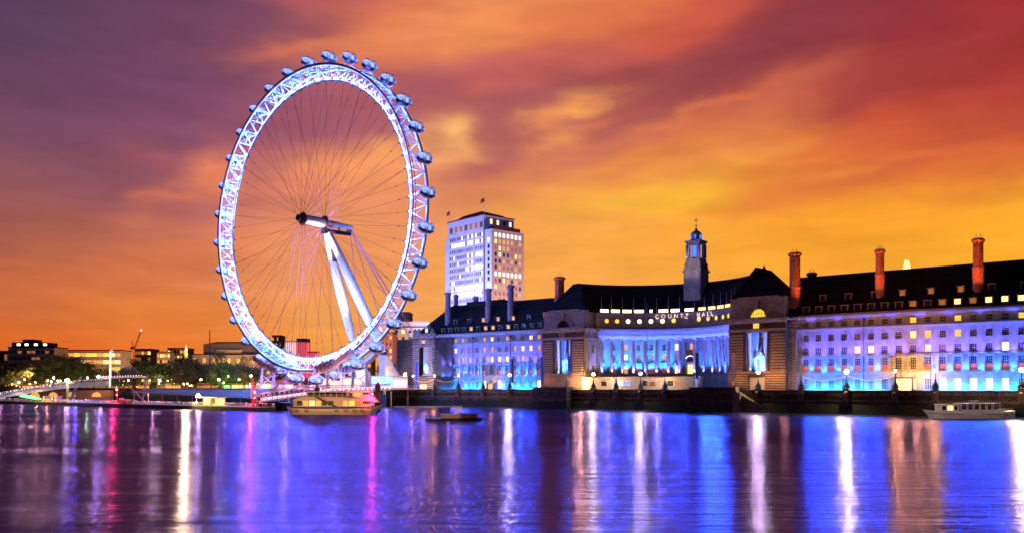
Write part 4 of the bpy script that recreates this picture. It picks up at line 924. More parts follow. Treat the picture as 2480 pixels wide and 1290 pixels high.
    spot('cupola_light', (c[0] + 1.5, c[1] - 16, 41.8), (c[0], c[1], 49), (.9, .62, .6), 5200, 60, .9, .1, H)
    # ------------------------------------------------ chimneys
    def chimney(px, w_, z0, z1, r, mt, pale=False, collar=None):
        s = SX(px, w_); m = MB(); zc = collar or (z0 + (z1 - z0) * .5)
        m.lathe([(r * 1.02, z0), (r, zc - .1), (r * 1.18, zc), (r * 1.18, zc + .3), (r * .95, zc + .5)], (s, w_, 0), 8, smooth=False, phase=R(22.5))
        k = zc + .5
        while k < z1 - 1.2: m.lathe([(r * .95, k), (r * .95, k + .5), (r * .88, k + .55), (r * .88, k + .68)], (s, w_, 0), 8, smooth=False, phase=R(22.5)); k += .7
        m.lathe([(r * .95, z1 - 1.2), (r * 1.2, z1 - .8), (r * 1.25, z1 - .4), (r, z1)], (s, w_, 0), 8, smooth=False, phase=R(22.5))
        o = m.build('chimney', mt, H)
        q = MB()
        for i in range(5):
            x = s - r * .7 + i * r * .35; q.bar((x, w_, z1), (x, w_, z1 + .5 + .8 * (i % 2)), .08, 5)
        q.build('chimney_pot', mt, o)
    def hz(py, px, w_):
        s = SX(px, w_); Y = 333 - s * math.sin(AN) + w_ * math.cos(AN); return (HY - py) * Y / FX + 2.1
    for (px, w_, yb, yt, wd, mt) in ((1085, 5, 770, 708, 16, 'chimney_pale'), (1104, 14, 745, 713, 13, 'chimney_pale'), (1152, 13, 740, 718, 15, 'chimney_pale'), (1183, 5, 765, 699, 17, 'chimney_pale'), (1237, 5, 760, 690, 17, 'chimney_pale'),
                                   (1355, 4, 748, 671, 26, 'chimney_stone'), (1925, 4, 750, 612, 28, 'chimney_stone'), (2131, 5, 697, 604, 22, 'chimney_stone'), (2369, 5, 686, 578, 26, 'chimney_stone'), (1966, 16, 680, 660, 22, 'chimney_stone')):
        s = SX(px, w_); Y = 333 - s * math.sin(AN) + w_ * math.cos(AN)
        zt, zb = hz(yt, px, w_), hz(yb, px, w_) - 2
        chimney(px, w_, zb - 2, zt, wd / 2 * Y / FX / 1.05, mt)
hall()
# ------------------------------------------------------------------ river wall, lamps, banners
LAMPS = [(1000, 1), (1052, 1), (1110, 1), (1170, 0), (1234, 2), (1437, 2), (1492, 0), (1551, 2), (1610, 0), (1836, 2), (1940, 0), (2050, 3), (2168, 1), (2265, 1), (2474, 3)]
def riverside():
    m = MB(); W0, W1 = -20.0, -19.2; x0, x1 = -420, 215
    m.hexa([(x0, -21.2, -6.5), (x1, -21.2, -6.5), (x1, W1, -6.5), (x0, W1, -6.5), (x0, W0, -.9), (x1, W0, -.9), (x1, W1, -.9), (x0, W1, -.9)])
    m.box(x0, x1, W0 - .25, W1, -.9, -.55); m.box(x0, x1, W0 + .1, W1 - .1, -.55, .75); m.box(x0, x1, W0 - .1, W1 + .1, .75, 1.0)
    o = m.build('river_wall', 'stone_dark', None, tuple(BANK), -AN); tag(o, 'dark stone river wall with panelled parapet along the far bank', 'wall')
    # panels, rope mouldings and lamp pedestals
    q = MB(); x = -60
    while x < 205: q.box(x, x + 6.2, W0 - .02, W0 + .097, -.35, .6); x += 7.0
    q.box(-64, 210, -20.45, -20.1, -2.1, -1.75); q.build('parapet_panels', 'parapet', o)
    for (px, k) in LAMPS:
        s = SX(px, -20.0); q = MB(); q.box(s - .75, s + .75, -20.7, -19.0, -2.1, 1.15); q.box(s - .9, s + .9, -20.85, -18.9, 1.15, 1.35); q.lathe([(.1, -.25), (.5, -.15), (.5, .15), (.1, .25)], (s, -20.8, .2), 10, 'y')
        q.build('pedestal', 'parapet', o)
    for px in (1100, 1210, 1500, 1640, 1905, 2110, 2300):
        s = SX(px, -21); q = MB(); q.bar((s - .25, -21.25, -5.6), (s - .25, -20.4, 0), .05, 4); q.bar((s + .25, -21.25, -5.6), (s + .25, -20.4, 0), .05, 4)
        for i in range(14): f = i / 14; q.bar((s - .25, -21.25 + .85 * f, -5.6 + 5.6 * f), (s + .25, -21.25 + .85 * f, -5.6 + 5.6 * f), .035, 4)
        q.build('ladder', 'iron', o)
    # landing bastions
    for (pa, pb, nm) in ((1297, 1380, 'squat dark stone landing bastion in the river wall left of the crescent'), (1675, 1781, 'squat dark stone landing bastion beside the river stairs')):
        a, b = SX(pa, -21), SX(pb, -21); m = MB(); m.hexa([(a - .3, -23.2, -6.5), (b + .3, -23.2, -6.5), (b + .3, -20.1, -6.5), (a - .3, -20.1, -6.5), (a, -22.6, 1.5), (b, -22.6, 1.5), (b, -19.1, 1.5), (a, -19.1, 1.5)])
        m.box(a - .2, b + .2, -22.9, -19, 1.5, 1.8); m.box(a - .2, b + .2, -22.95, -20, -.9, -.6)
        for f in (.25, .75): m.lathe([(.1, -.3), (.5, -.2), (.5, .2), (.1, .3)], (a + (b - a) * f, -22.75, -.1), 10, 'y')
        m.tube([(a + (b - a) * (.25 + .5 * i / 8), -23.0, -.3 - 1.6 * math.sin(math.pi * i / 8)) for i in range(9)], .09, 5)
        tag(m.build('landing_bastion', 'stone_dark', None, tuple(BANK), -AN), nm, 'bastion', 'stone bastions in the river wall')
    m = MB(); a = SX(1783, -21)
    for i in range(14): m.box(a + i * .8, a + .8 + i * .8 + .02, -22.8, -20.3, -6.5, .7 - i * .45)
    m.box(a - .1, a + 2.2, -23.3, -22.8, -6.5, .3); m.box(a - .1, a + .6, -22.8, -20.3, .7, 2.0)
    tag(m.build('river_stairs', 'parapet', None, tuple(BANK), -AN), 'pale stone steps running down to the river beside the bastion', 'stairs')
    # lamp posts on the wall
    proto = None; desc = {1000: 'ornate black lamp post on the river wall at the hall north corner', 2050: 'brightest ornate lamp post, in front of the right wing', 2474: 'bright ornate lamp post at the right edge of the view'}
    def lamppost(loc, emit, i, px):
        t = thing('river_lamp', desc.get(px, ORD[i] + ' ornate lamp post from the left along the river wall' + (', lit' if emit else ', unlit')), 'street lamp', loc, -AN, 'ornate lamp posts on the river wall')
        m = MB(); m.lathe([(.75, 0), (.75, .25), (.55, .4), (.5, .9), (.62, 1.2), (.3, 1.8), (.2, 2.1), (.28, 2.4), (.12, 2.6)], (0, 0, 0), 10)
        m.tube([(.7, 0, .3), (.6, 0, .9), (.15, 0, 1.6), (.05, 0, 2.3)], [.3, .22, .15, .08], 6); m.tube([(-.7, 0, .3), (-.6, 0, .9), (-.15, 0, 1.6), (-.05, 0, 2.3)], [.3, .22, .15, .08], 6); m.build('base', 'iron', t)
        m = MB(); m.lathe([(.11, 2.5), (.08, 4.2), (.2, 4.3), (.2, 4.4)], (0, 0, 0), 8); m.build('pole', 'iron', t)
        r = {0: .3, 1: .36, 2: .42, 3: .5}[emit]
        m = MB(); m.lathe([(.12, -r), (r * .8, -r * .6), (r, 0), (r * .8, r * .6), (.12, r)], (0, 0, 4.75), 10); m.build('globe', {0: 'frame_pale', 1: 'lamp_warm', 2: 'lamp_white', 3: 'lamp_star'}[emit], t)
        if emit: spot('streak_spot', (0, -.75, 4.75), (0, -14, -3), (1, .45, .04) if emit == 1 else (1, .88, .42), {1: 6500, 2: 14000, 3: 30000}[emit], 150, .8, .35, t)  # extra spot added at the lamp to strengthen its streak on the water
        m = MB(); m.lathe([(.1, 0), (.14, .15), (.02, .4)], (0, 0, 4.75 + r), 6); m.build('finial', 'iron', t)
    for i, (px, k) in enumerate(LAMPS):
        s = SX(px, -20.0); lamppost(bank(s, -19.9, 1.36), k, i, px)
    # festoon lights
    k = 0
    for (a, b) in ((1000, 1052), (1052, 1110), (1110, 1170), (1437, 1492), (1551, 1610), (1940, 2050), (2050, 2168)):
        s0, s1 = SX(a, -20), SX(b, -20); t = thing('festoon', 'string of small warm bulbs hanging between the ' + ['first and second', 'second and third', 'third and fourth', 'sixth and seventh', 'eighth and ninth', 'eleventh and twelfth', 'twelfth and thirteenth'][k] + ' river wall lamps', 'string lights', bank(s0, -19.9, 0), -AN, 'strings of bulbs between lamp posts'); k += 1
        L = s1 - s0; pts = [(L * i / 16, 0, 5.2 - 4 * 1.35 * (i / 16) * (1 - i / 16)) for i in range(17)]
        m = MB(); m.tube(pts, .03, 4); m.build('cable', 'iron', t)
        m = MB()
        for i in range(1, 24): u = i / 24; m.lathe([(.02, -.08), (.08, 0), (.02, .08)], (L * u, 0, 5.08 - 4 * 1.35 * u * (1 - u)), 6)
        m.build('bulbs', 'lamp_small', t)
    # banner masts and tall poles standing on the promenade
    for (px, top, bot, mt, wd, nm, w_) in ((1008, 874, 935, 'banner_blue', 1.1, 'blue banner mast at the hall north corner', -12), (1118, 871, 934, 'banner_pale', 1.1, 'pale pink banner mast before the left wing', -12), (1241, 867, 925, 'banner_dark', 1.1, 'dark banner mast before the left wing', -12),
                                       (1313, 862, 930, 'banner_blue', 1.1, 'blue banner mast beside the left bastion', -12), (1379, 861, 912, 'banner_blue', 1.1, 'blue banner mast with white foot stripes before the left pavilion', -12), (1688, 852, 914, 'banner_dark', 1.0, 'dark banner mast before the crescent doorway', -10), (1776, 853, 920, 'banner_pale', 1.1, 'pale banner mast before the right end of the crescent', -12)):
        s = SX(px, w_); X, Y, _ = bank(s, w_); t = thing('banner_mast', nm, 'banner', (X, Y, GZ), -AN, 'banner masts on the promenade')
        zt, zb = WZ(top, Y) - GZ, WZ(bot, Y) - GZ
        m = MB(); m.bar((-.6, 0, 0), (-.6, 0, zt + .3), .09, 6, .06); m.bar((-.6, 0, zt), (.6, 0, zt), .05, 5); m.build('mast', 'steel_lilac', t)
        m = MB(); m.box(-.5, .6, -.03, .03, zb, zt - .1); b = m.build('banner', mt, t)
        if px == 1379:
            for i in range(3): q = MB(); q.box(-.5, .6, -.06, -.035, zb + .3 + i * .7, zb + .6 + i * .7); q.build('stripe', 'flag_white', b)
    for (px, top, w_, nm) in ((1567, 733, -16, 'tall bare white flagstaff before the crescent'), (2170, 846, -14, 'tall slim lamp column by the right wing entrance'), (2182, 870, -13, 'second slim column by the right wing entrance'), (2254, 850, -12, 'dark slim column by the right wing entrance')):
        s = SX(px, w_); X, Y, _ = bank(s, w_); m = MB(); m.lathe([(.3, 0), (.3, .5), (.13, .6), (.07, WZ(top, Y) - GZ)], (0, 0, 0), 8)
        tag(m.build('flagstaff', 'steel_lilac' if px < 1600 else 'iron', None, (X, Y, GZ)), nm, 'flagstaff')
    # low white temporary building in front of the crescent
    a, b = SX(1412, -6), SX(1682, -6); t = thing('low_pavilion', 'low pale single storey block with dark windows before the crescent', 'building', bank((a + b) / 2, -6, 0), -AN); L = (b - a) / 2
    m = MB(); hs = []
    for px in (1462, 1502, 1520, 1562, 1580, 1623, 1643): s = SX(px, -6) - (a + b) / 2; hs.append((s - 1.1, s + 1.1, 2.2, 3.9))
    m.wall(ident, -L, L, 0, 5.0, 0, hs, .3); m.box(-L, L, .31, 6, 0, 4.9); m.box(-L - .2, L + .2, -.3, 6.2, 5.0, 5.35); m.build('wall', 'stone_trim', t)
    for i, h in enumerate(hs):
        q = MB(); q.box(-1.1, 1.1, 0, .08, 0, 1.7); f = q.build('window', ['glass_dark', 'pane_cyan', 'pane_blue', 'glass_dark', 'curtain', 'glass_dark', 'pane_dim'][i], t, ((h[0] + h[1]) / 2, .2, h[2])); q = MB(); q.box(-.04, .04, -.1, -.01, 0, 1.7); q.box(-1.1, -.04, -.1, -.01, .8, .87); q.box(.04, 1.1, -.1, -.01, .8, .87); q.build('glazing_bars', 'frame_dark', f)
    for (s, w_, z, c, p) in ((SX(1395, -6), -6.5, 3.5, (1, .62, .3), 2200), (SX(1480, -9), -11, 4.5, (1, .62, .35), 4200), (SX(1600, -9), -11, 4.5, (1, .62, .35), 3800), (SX(1405, -5), -4.5, 3, (1, .6, .25), 1000), (SX(1833, -8), -9, 5, (1, .5, .2), 3500), (SX(1900, -8), -8, 4, (1, .45, .15), 1200),
                         (SX(2190, -4), -8, 4.5, (1, .5, .12), 8000), (SX(2225, -4), -6, 4.5, (1, .5, .12), 5000), (SX(1420, -4), -8, 3.5, (1, .5, .12), 9000), (SX(1190, -3), -3.5, 3.2, (1, .5, .2), 1600), (SX(1030, -5), -6, 3, (1, .6, .3), 2500)):
        point('entrance_lamp', bank(s, w_, z), c, p, .25)
    # warm high floods that redden the pavilions and chimneys
    for (s, w_, z, tg, p) in ((75, -60, 12, (100, -2, 24), 32000), (150, -62, 12, (140, 3, 30), 95000), (40, -60, 12, (26, -2, 24), 20000)):
        spot('street_flood', bank(s, w_, z), bank(*tg), (1, .24, .06), p * .6, 50, 1, 1.0)
    for (px, dx) in ((1355, -5), (1925, 7), (2131, 5), (2369, 5), (2131, -6), (2369, -6)):
        sx_ = SX(px, 5); spot('chimney_flood', bank(sx_ + dx, -2.6, 25.5), bank(sx_, 4.5, 40), (1, .2, .04), 9000, 60, .8, .15)
    # added blue spots facing the river, to put blue into its reflections
    for (px, p) in ((1095, 5), (1130, 5), (1165, 5), (1225, 6), (1260, 7), (1290, 7), (1352, 10), (1372, 12), (1460, 9), (1490, 9), (1520, 9), (1590, 9), (1625, 8), (1655, 9), (1702, 15), (1722, 17), (1742, 17), (1762, 13), (1960, 9), (1992, 9), (2024, 9), (2090, 9), (2125, 8), (2300, 7), (2340, 7), (2380, 8), (2420, 8)):
        sx_ = SX(px, -1.4); spot('river_blue_fill', bank(sx_, -1.4, 6.8), bank(sx_ + 6, -30, 0), (.04, .2, 1), p * 1250, 130, .9, .15)
    # entrances lit at ground level
    for (px, ww, h, mt, nm) in ((1190, 2.6, 2.8, 'pane_amber', 'small lit glazed porch at the left wing'), (2190, 4.2, 4.2, 'pane_warm', 'lit glazed entrance porch at the right wing')):
        s = SX(px, -1.4); t = thing('porch', nm, 'porch', bank(s, -1.6, 0), -AN)
        m = MB(); m.box(-ww / 2 - .3, ww / 2 + .3, -1.0, 1.2, h, h + .5); m.box(-ww / 2 - .2, -ww / 2, -.8, 1.1, 0, h); m.box(ww / 2, ww / 2 + .2, -.8, 1.1, 0, h); m.build('canopy', 'frame_dark', t)
        m = MB(); m.box(-ww / 2, ww / 2, -.2, 0, 0, h); m.build('door', mt, t)
riverside()
# ------------------------------------------------------------------ boats
def hull(mb, stations, zk=-.4):          # stations: x, half beam, deck z ; flat-sheered hull, keel narrower
    n = len(stations)
    sec = lambda x, b, z, k=0: [(x - k, -b * .7, zk), (x - k * .45, -b * .97, z * .5), (x, -b, z), (x, b, z), (x - k * .45, b * .97, z * .5), (x - k, b * .7, zk)]
    base = len(mb.v)
    for st_ in stations: mb.v += sec(*st_)
    for i in range(n - 1):
        for j in range(6):
            k = (j + 1) % 6; a = base + i * 6; mb.f.append((a + j, a + 6 + j, a + 6 + k, a + k)); mb.sm.append(False)
    mb.f.append(tuple(base + j for j in range(6))); mb.f.append(tuple(base + (n - 1) * 6 + j for j in range(6))[::-1]); mb.sm += [False, False]
def boats():
    spot('boat_fill', (-78, 165, 16), (-48, 229, 3), (1, .55, .25), 170000, 24, .8, .4); spot('boat_fill', (60, 150, 14), (110, 202, 2), (1, .7, .6), 60000, 24, .8, .4)  # unseen spots added over the water to brighten the two boats
    # cruise boat
    Y = 231; t = thing('cruise_boat', 'long cream two-deck river cruise boat moored before the wheel', 'boat', (WX(810, Y), Y, 0), R(-6))
    m = MB(); hull(m, [(-12.8, 1.4, 2.1, -.8), (-11.8, 2.4, 1.95, -.4), (-6, 2.8, 1.75), (4, 2.8, 1.8), (8.5, 2.6, 2.0, .3), (11.2, 1.9, 2.3, 1.3), (12.9, .9, 2.6, 2.4), (13.7, .1, 2.8, 3.2)]); m.build('hull', 'hull_cream', t)
    m = MB(); m.hexa([(-12.6, -2.5, 1.95), (9, -2.62, 2.05), (9, 2.62, 2.05), (-12.6, 2.5, 1.95), (-12.6, -2.5, 2.1), (9, -2.62, 2.2), (9, 2.62, 2.2), (-12.6, 2.5, 2.1)]); m.build('deck', 'hull_dark', t)
    for x in (-11.5, -9.6, -7, 4, 6.4, 8.4, 1.5):
        q = MB(); q.tube([(x + .55 * math.cos(k * math.pi / 5), -2.86 + (.12 if abs(x) > 8 else 0), 1.05 + .26 * math.sin(k * math.pi / 5)) for k in range(10)], .08, 4, True); q.build('fender', 'hull_dark', t)
    m = MB(); m.bar((-12.2, -2.3, 1.9), (-6, -2.84, 1.72), .09, 5); m.bar((-6, -2.84, 1.72), (4, -2.84, 1.77), .09, 5); m.bar((4, -2.84, 1.77), (8.5, -2.66, 1.97), .09, 5); m.bar((8.5, -2.66, 1.97), (11.2, -1.96, 2.27), .09, 5); m.bar((11.2, -1.96, 2.27), (13.6, -.2, 2.77), .09, 5); m.build('rubbing_strake', 'hull_dark', t)
    m = MB()
    for i in range(15): m.bar((-8 + i * .9, -1.8, 6.35), (-8 + i * .9, -1.8, 7.0), .025, 4)
    m.bar((-8, -1.8, 7.0), (4.6, -1.8, 7.0), .03, 4); m.bar((3, 0, 6.5), (3, 0, 8.6), .06, 5); m.bar((2.4, 0, 8), (3.6, 0, 8), .04, 4); m.build('roof_rail', 'frame_dark', t)
    # saloon with a row of tall windows
    m = MB(); hs = [(-9.8 + i * 1.75, -8.35 + i * 1.75, 2.45, 3.75) for i in range(6)] + [(3.0 + i * 1.75, 4.5 + i * 1.75, 2.45, 3.75) for i in range(3)]
    m.wall(ident, -10.8, 10.6, 2.1, 4.1, -2.2, hs, .12); m.hexa([(-10.8, -2.2, 4.1), (10.6, -2.2, 4.1), (10.6, 2.2, 4.1), (-10.8, 2.2, 4.1), (-8.2, -1.9, 4.9), (9.8, -1.9, 4.6), (9.8, 1.9, 4.6), (-8.2, 1.9, 4.9)]); m.box(-10.8, 10.6, 1.9, 2.2, 2.1, 4.1)
    m.face([(-10.8, -2.2, 2.1), (-10.8, 2.2, 2.1), (-10.8, 2.2, 4.1), (-10.8, -2.2, 4.1)]); m.face([(10.6, -2.2, 2.1), (10.6, 2.2, 2.1), (10.6, 2.2, 4.1), (10.6, -2.2, 4.1)])
    cb = m.build('cabin', 'hull_cream', t)
    for i, h in enumerate(hs):
        q = MB(); q.box(h[0], h[1], -2.06, -2.0, h[2], h[3]); q.build('window', ['glass_dark', 'pane_amber', 'pane_warm', 'pane_amber', 'glass_dark', 'glass_dark', 'pane_amber', 'pane_yellow', 'pane_dim'][i], cb)
    m = MB()
    for i in range(4): m.box(8.6 + i * .55, 9.05 + i * .55, -2.26, -2.21, 3.0, 3.7)
    m.build('bow_window', 'glass_dark', cb)
    m = MB(); m.hexa([(.3, -2.3, 2.2), (1.6, -2.3, 2.2), (1.6, -2.2, 2.2), (.3, -2.2, 2.2), (-5.0, -2.3, 4.8), (-3.8, -2.3, 4.8), (-3.8, -2.2, 4.8), (-5, -2.2, 4.8)])
    for i in range(9): m.bar((-4.6 + i * .62, -2.35, 4.7 - i * .3), (-4.6 + i * .62, -2.35, 5.6 - i * .3), .03, 4)
    m.bar((-4.8, -2.35, 5.7), (.6, -2.35, 3.1), .04, 4); m.build('stair', 'hull_dark', t)
    # upper deck, wheelhouse, roof
    m = MB(); m.box(-8.4, 3, 1.6, 1.75, 4.7, 6.0)
    for i in range(9): x = -8.4 + i * 1.6; m.box(x - .06, x + .06, -1.8, -1.7, 4.7, 6.05)
    m.hexa([(-9, -2.0, 6.05), (5.0, -2.0, 6.05), (5.0, 2.0, 6.05), (-9, 2.0, 6.05), (-8.2, -1.8, 6.3), (5.0, -1.8, 6.35), (5.0, 1.8, 6.35), (-8.2, 1.8, 6.3)]); m.build('upper_deck', 'hull_cream', t)
    m = MB(); m.box(-8.3, 2.9, 1.5, 1.58, 4.75, 5.9); m.hexa([(3.2, -2.0, 4.75), (9, -2.0, 4.3), (9, -1.6, 4.3), (3.2, -1.6, 4.75), (1.8, -2.0, 5.6), (3.2, -2.0, 5.3), (3.2, -1.6, 5.3), (1.8, -1.6, 5.6)]); m.build('awning', 'glass_dark', t)
    m = MB(); hs = [(4.4, 5.6, 4.9, 5.9), (6.0, 8.0, 4.9, 6.0)]; m.wall(ident, 4.0, 10.4, 4.6, 6.3, -1.9, hs, .1); m.hexa([(8.4, -1.9, 3.6), (12.2, -1.0, 3.4), (12.2, 1, 3.4), (8.4, 1.9, 3.6), (8.4, -1.9, 5.2), (10.8, -1.3, 5.0), (10.8, 1.3, 5.0), (8.4, 1.9, 5.2)]); m.box(4.0, 10.4, -2.0, 2.0, 6.3, 6.55); m.box(4, 10.4, 1.7, 1.9, 4.6, 6.3)
    wh = m.build('wheelhouse', 'hull_cream', t)
    for i, h in enumerate(hs): q = MB(); q.box(h[0], h[1], -1.78, -1.7, h[2], h[3]); q.build('window', ['glass_dark', 'pane_amber'][i], wh)
    q = MB(); q.box(8.5, 10.2, -1.96, -1.91, 5.4, 6.0); q.build('window', 'glass_dark', wh)
    q = MB(); q.lathe([(.05, -.2), (.22, 0), (.05, .2)], (10.9, -1.4, 5.6), 8); q.build('port_light', 'lamp_red', t)
    q = MB(); q.tube([(-11.5, -2.3, 2.9), (-6, -2.4, 2.9)], .04, 4); q.box(-11, -10, -1, 1, 2.1, 3.0); q.build('stern_rail', 'hull_cream', t)
    # white launch on the right
    Y = 202; t = thing('white_launch', 'small white passenger launch moored by the right river wall', 'boat', (WX(2347, Y), Y, 0), R(1))
    m = MB(); hull(m, [(-11.2, .12, 2.2, -2.2), (-9.9, 1.1, 2.0, -1.5), (-7.5, 2.0, 1.75, -.4), (0, 2.3, 1.55), (7, 2.2, 1.6), (9.4, 1.7, 1.8), (10.4, 1.2, 1.9)]); m.build('hull', 'hull_white', t)
    m = MB(); m.bar((-10.3, -1.0, 1.4), (-7.5, -2.06, 1.15), .07, 5); m.bar((-7.5, -2.08, 1.15), (8, -2.25, 1.0), .07, 5); m.build('rubbing_strake', 'hull_dark', t)
    m = MB(); hs = [(-7.2, -6.3, 2.1, 3.0), (-6.0, -4.6, 2.0, 3.1), (-4.3, -3.6, 2.1, 3.0)]; m.wall(ident, -7.5, -3.2, 1.7, 3.3, -1.5, hs, .1); m.box(-7.7, -3.0, -1.7, 1.7, 3.3, 3.45); m.box(-7.5, -3.2, 1.3, 1.5, 1.7, 3.3); c = m.build('cabin', 'hull_white', t)
    for i, h in enumerate(hs): q = MB(); q.box(h[0], h[1], -1.39, -1.35, h[2], h[3]); q.build('window', ['glass_dark', 'pane_warm', 'glass_dark'][i], c)
    m = MB(); m.box(-2.8, 6.6, -1.7, 1.7, 3.55, 3.68)
    for i in range(7):
        x = -2.7 + i * 1.53
        for y in (-1.6, 1.6): m.box(x - .05, x + .05, y - .05, y + .05, 1.7, 3.55)
    m.box(-2.8, 6.6, -1.8, -1.7, 1.6, 2.2); m.build('canopy', 'hull_white', t)
    m = MB()
    for z in (2.1, 2.5): m.bar((6.6, -1.9, z), (9.8, -1.4, z), .035, 4)
    for i in range(6): m.bar((6.7 + i * .6, -1.9 + i * .1, 1.7), (6.7 + i * .6, -1.9 + i * .1, 2.5), .035, 4)
    for x in (-.4, .4, 1.1): m.tube([(x + .35 * math.cos(k * math.pi / 4), -1.2, 4.0 + .35 * math.sin(k * math.pi / 4)) for k in range(8)], .08, 4, True)
    m.build('railing', 'frame_pale', t)
    m = MB(); m.box(7.4, 8.6, -.8, .8, 1.7, 2.3); m.build('engine_box', 'hull_white', t)
    # moored raft
    Y = 191; t = thing('mooring_raft', 'low dark mooring raft with rails floating in midstream', 'raft', (WX(1100, Y), Y, 0), R(3))
    m = MB(); m.box(-6.5, .6, -1.6, 1.6, -.3, .5); m.hexa([(.9, -1.5, -.3), (5.6, -1.5, -.3), (5.6, 1.5, -.3), (.9, 1.5, -.3), (.6, -1.6, .5), (6.4, -1.6, .6), (6.4, 1.6, .6), (.6, 1.6, .5)]); m.build('float', 'hull_dark', t)
    m = MB(); m.box(-3.0, 1.2, -1.2, 1.2, .5, 1.35); m.box(-3.1, 1.3, -1.3, 1.3, 1.35, 1.5); m.build('deck_house', 'hull_cream', t)
    m = MB(); m.box(1.6, 5.2, -1, 1, 1.35, 1.55); m.box(1.7, 5.1, -.9, .9, .55, 1.35); m.build('cargo_box', 'parapet', t); point('raft_fill', (WX(1100, Y) - 1, Y - 5, 3.2), (1, .6, .35), 260, .15)  # fill point added beside the raft to brighten its deck house
    m = MB()
    for i in range(7): m.bar((-6.3 + i * .55, -1.5, .5), (-6.3 + i * .55, -1.5, 1.4), .035, 4)
    for z in (.95, 1.4): m.bar((-6.3, -1.5, z), (-3.0, -1.5, z), .03, 4)
    m.bar((-4.8, 0, .5), (-4.8, 0, 2.4), .05, 5); m.bar((-2.6, 0, 1.5), (-2.6, 0, 2.5), .06, 5); m.lathe([(.05, 0), (.25, .12), (.05, .25)], (-2.6, 0, 2.45), 8); m.build('railing', 'iron', t)
boats()
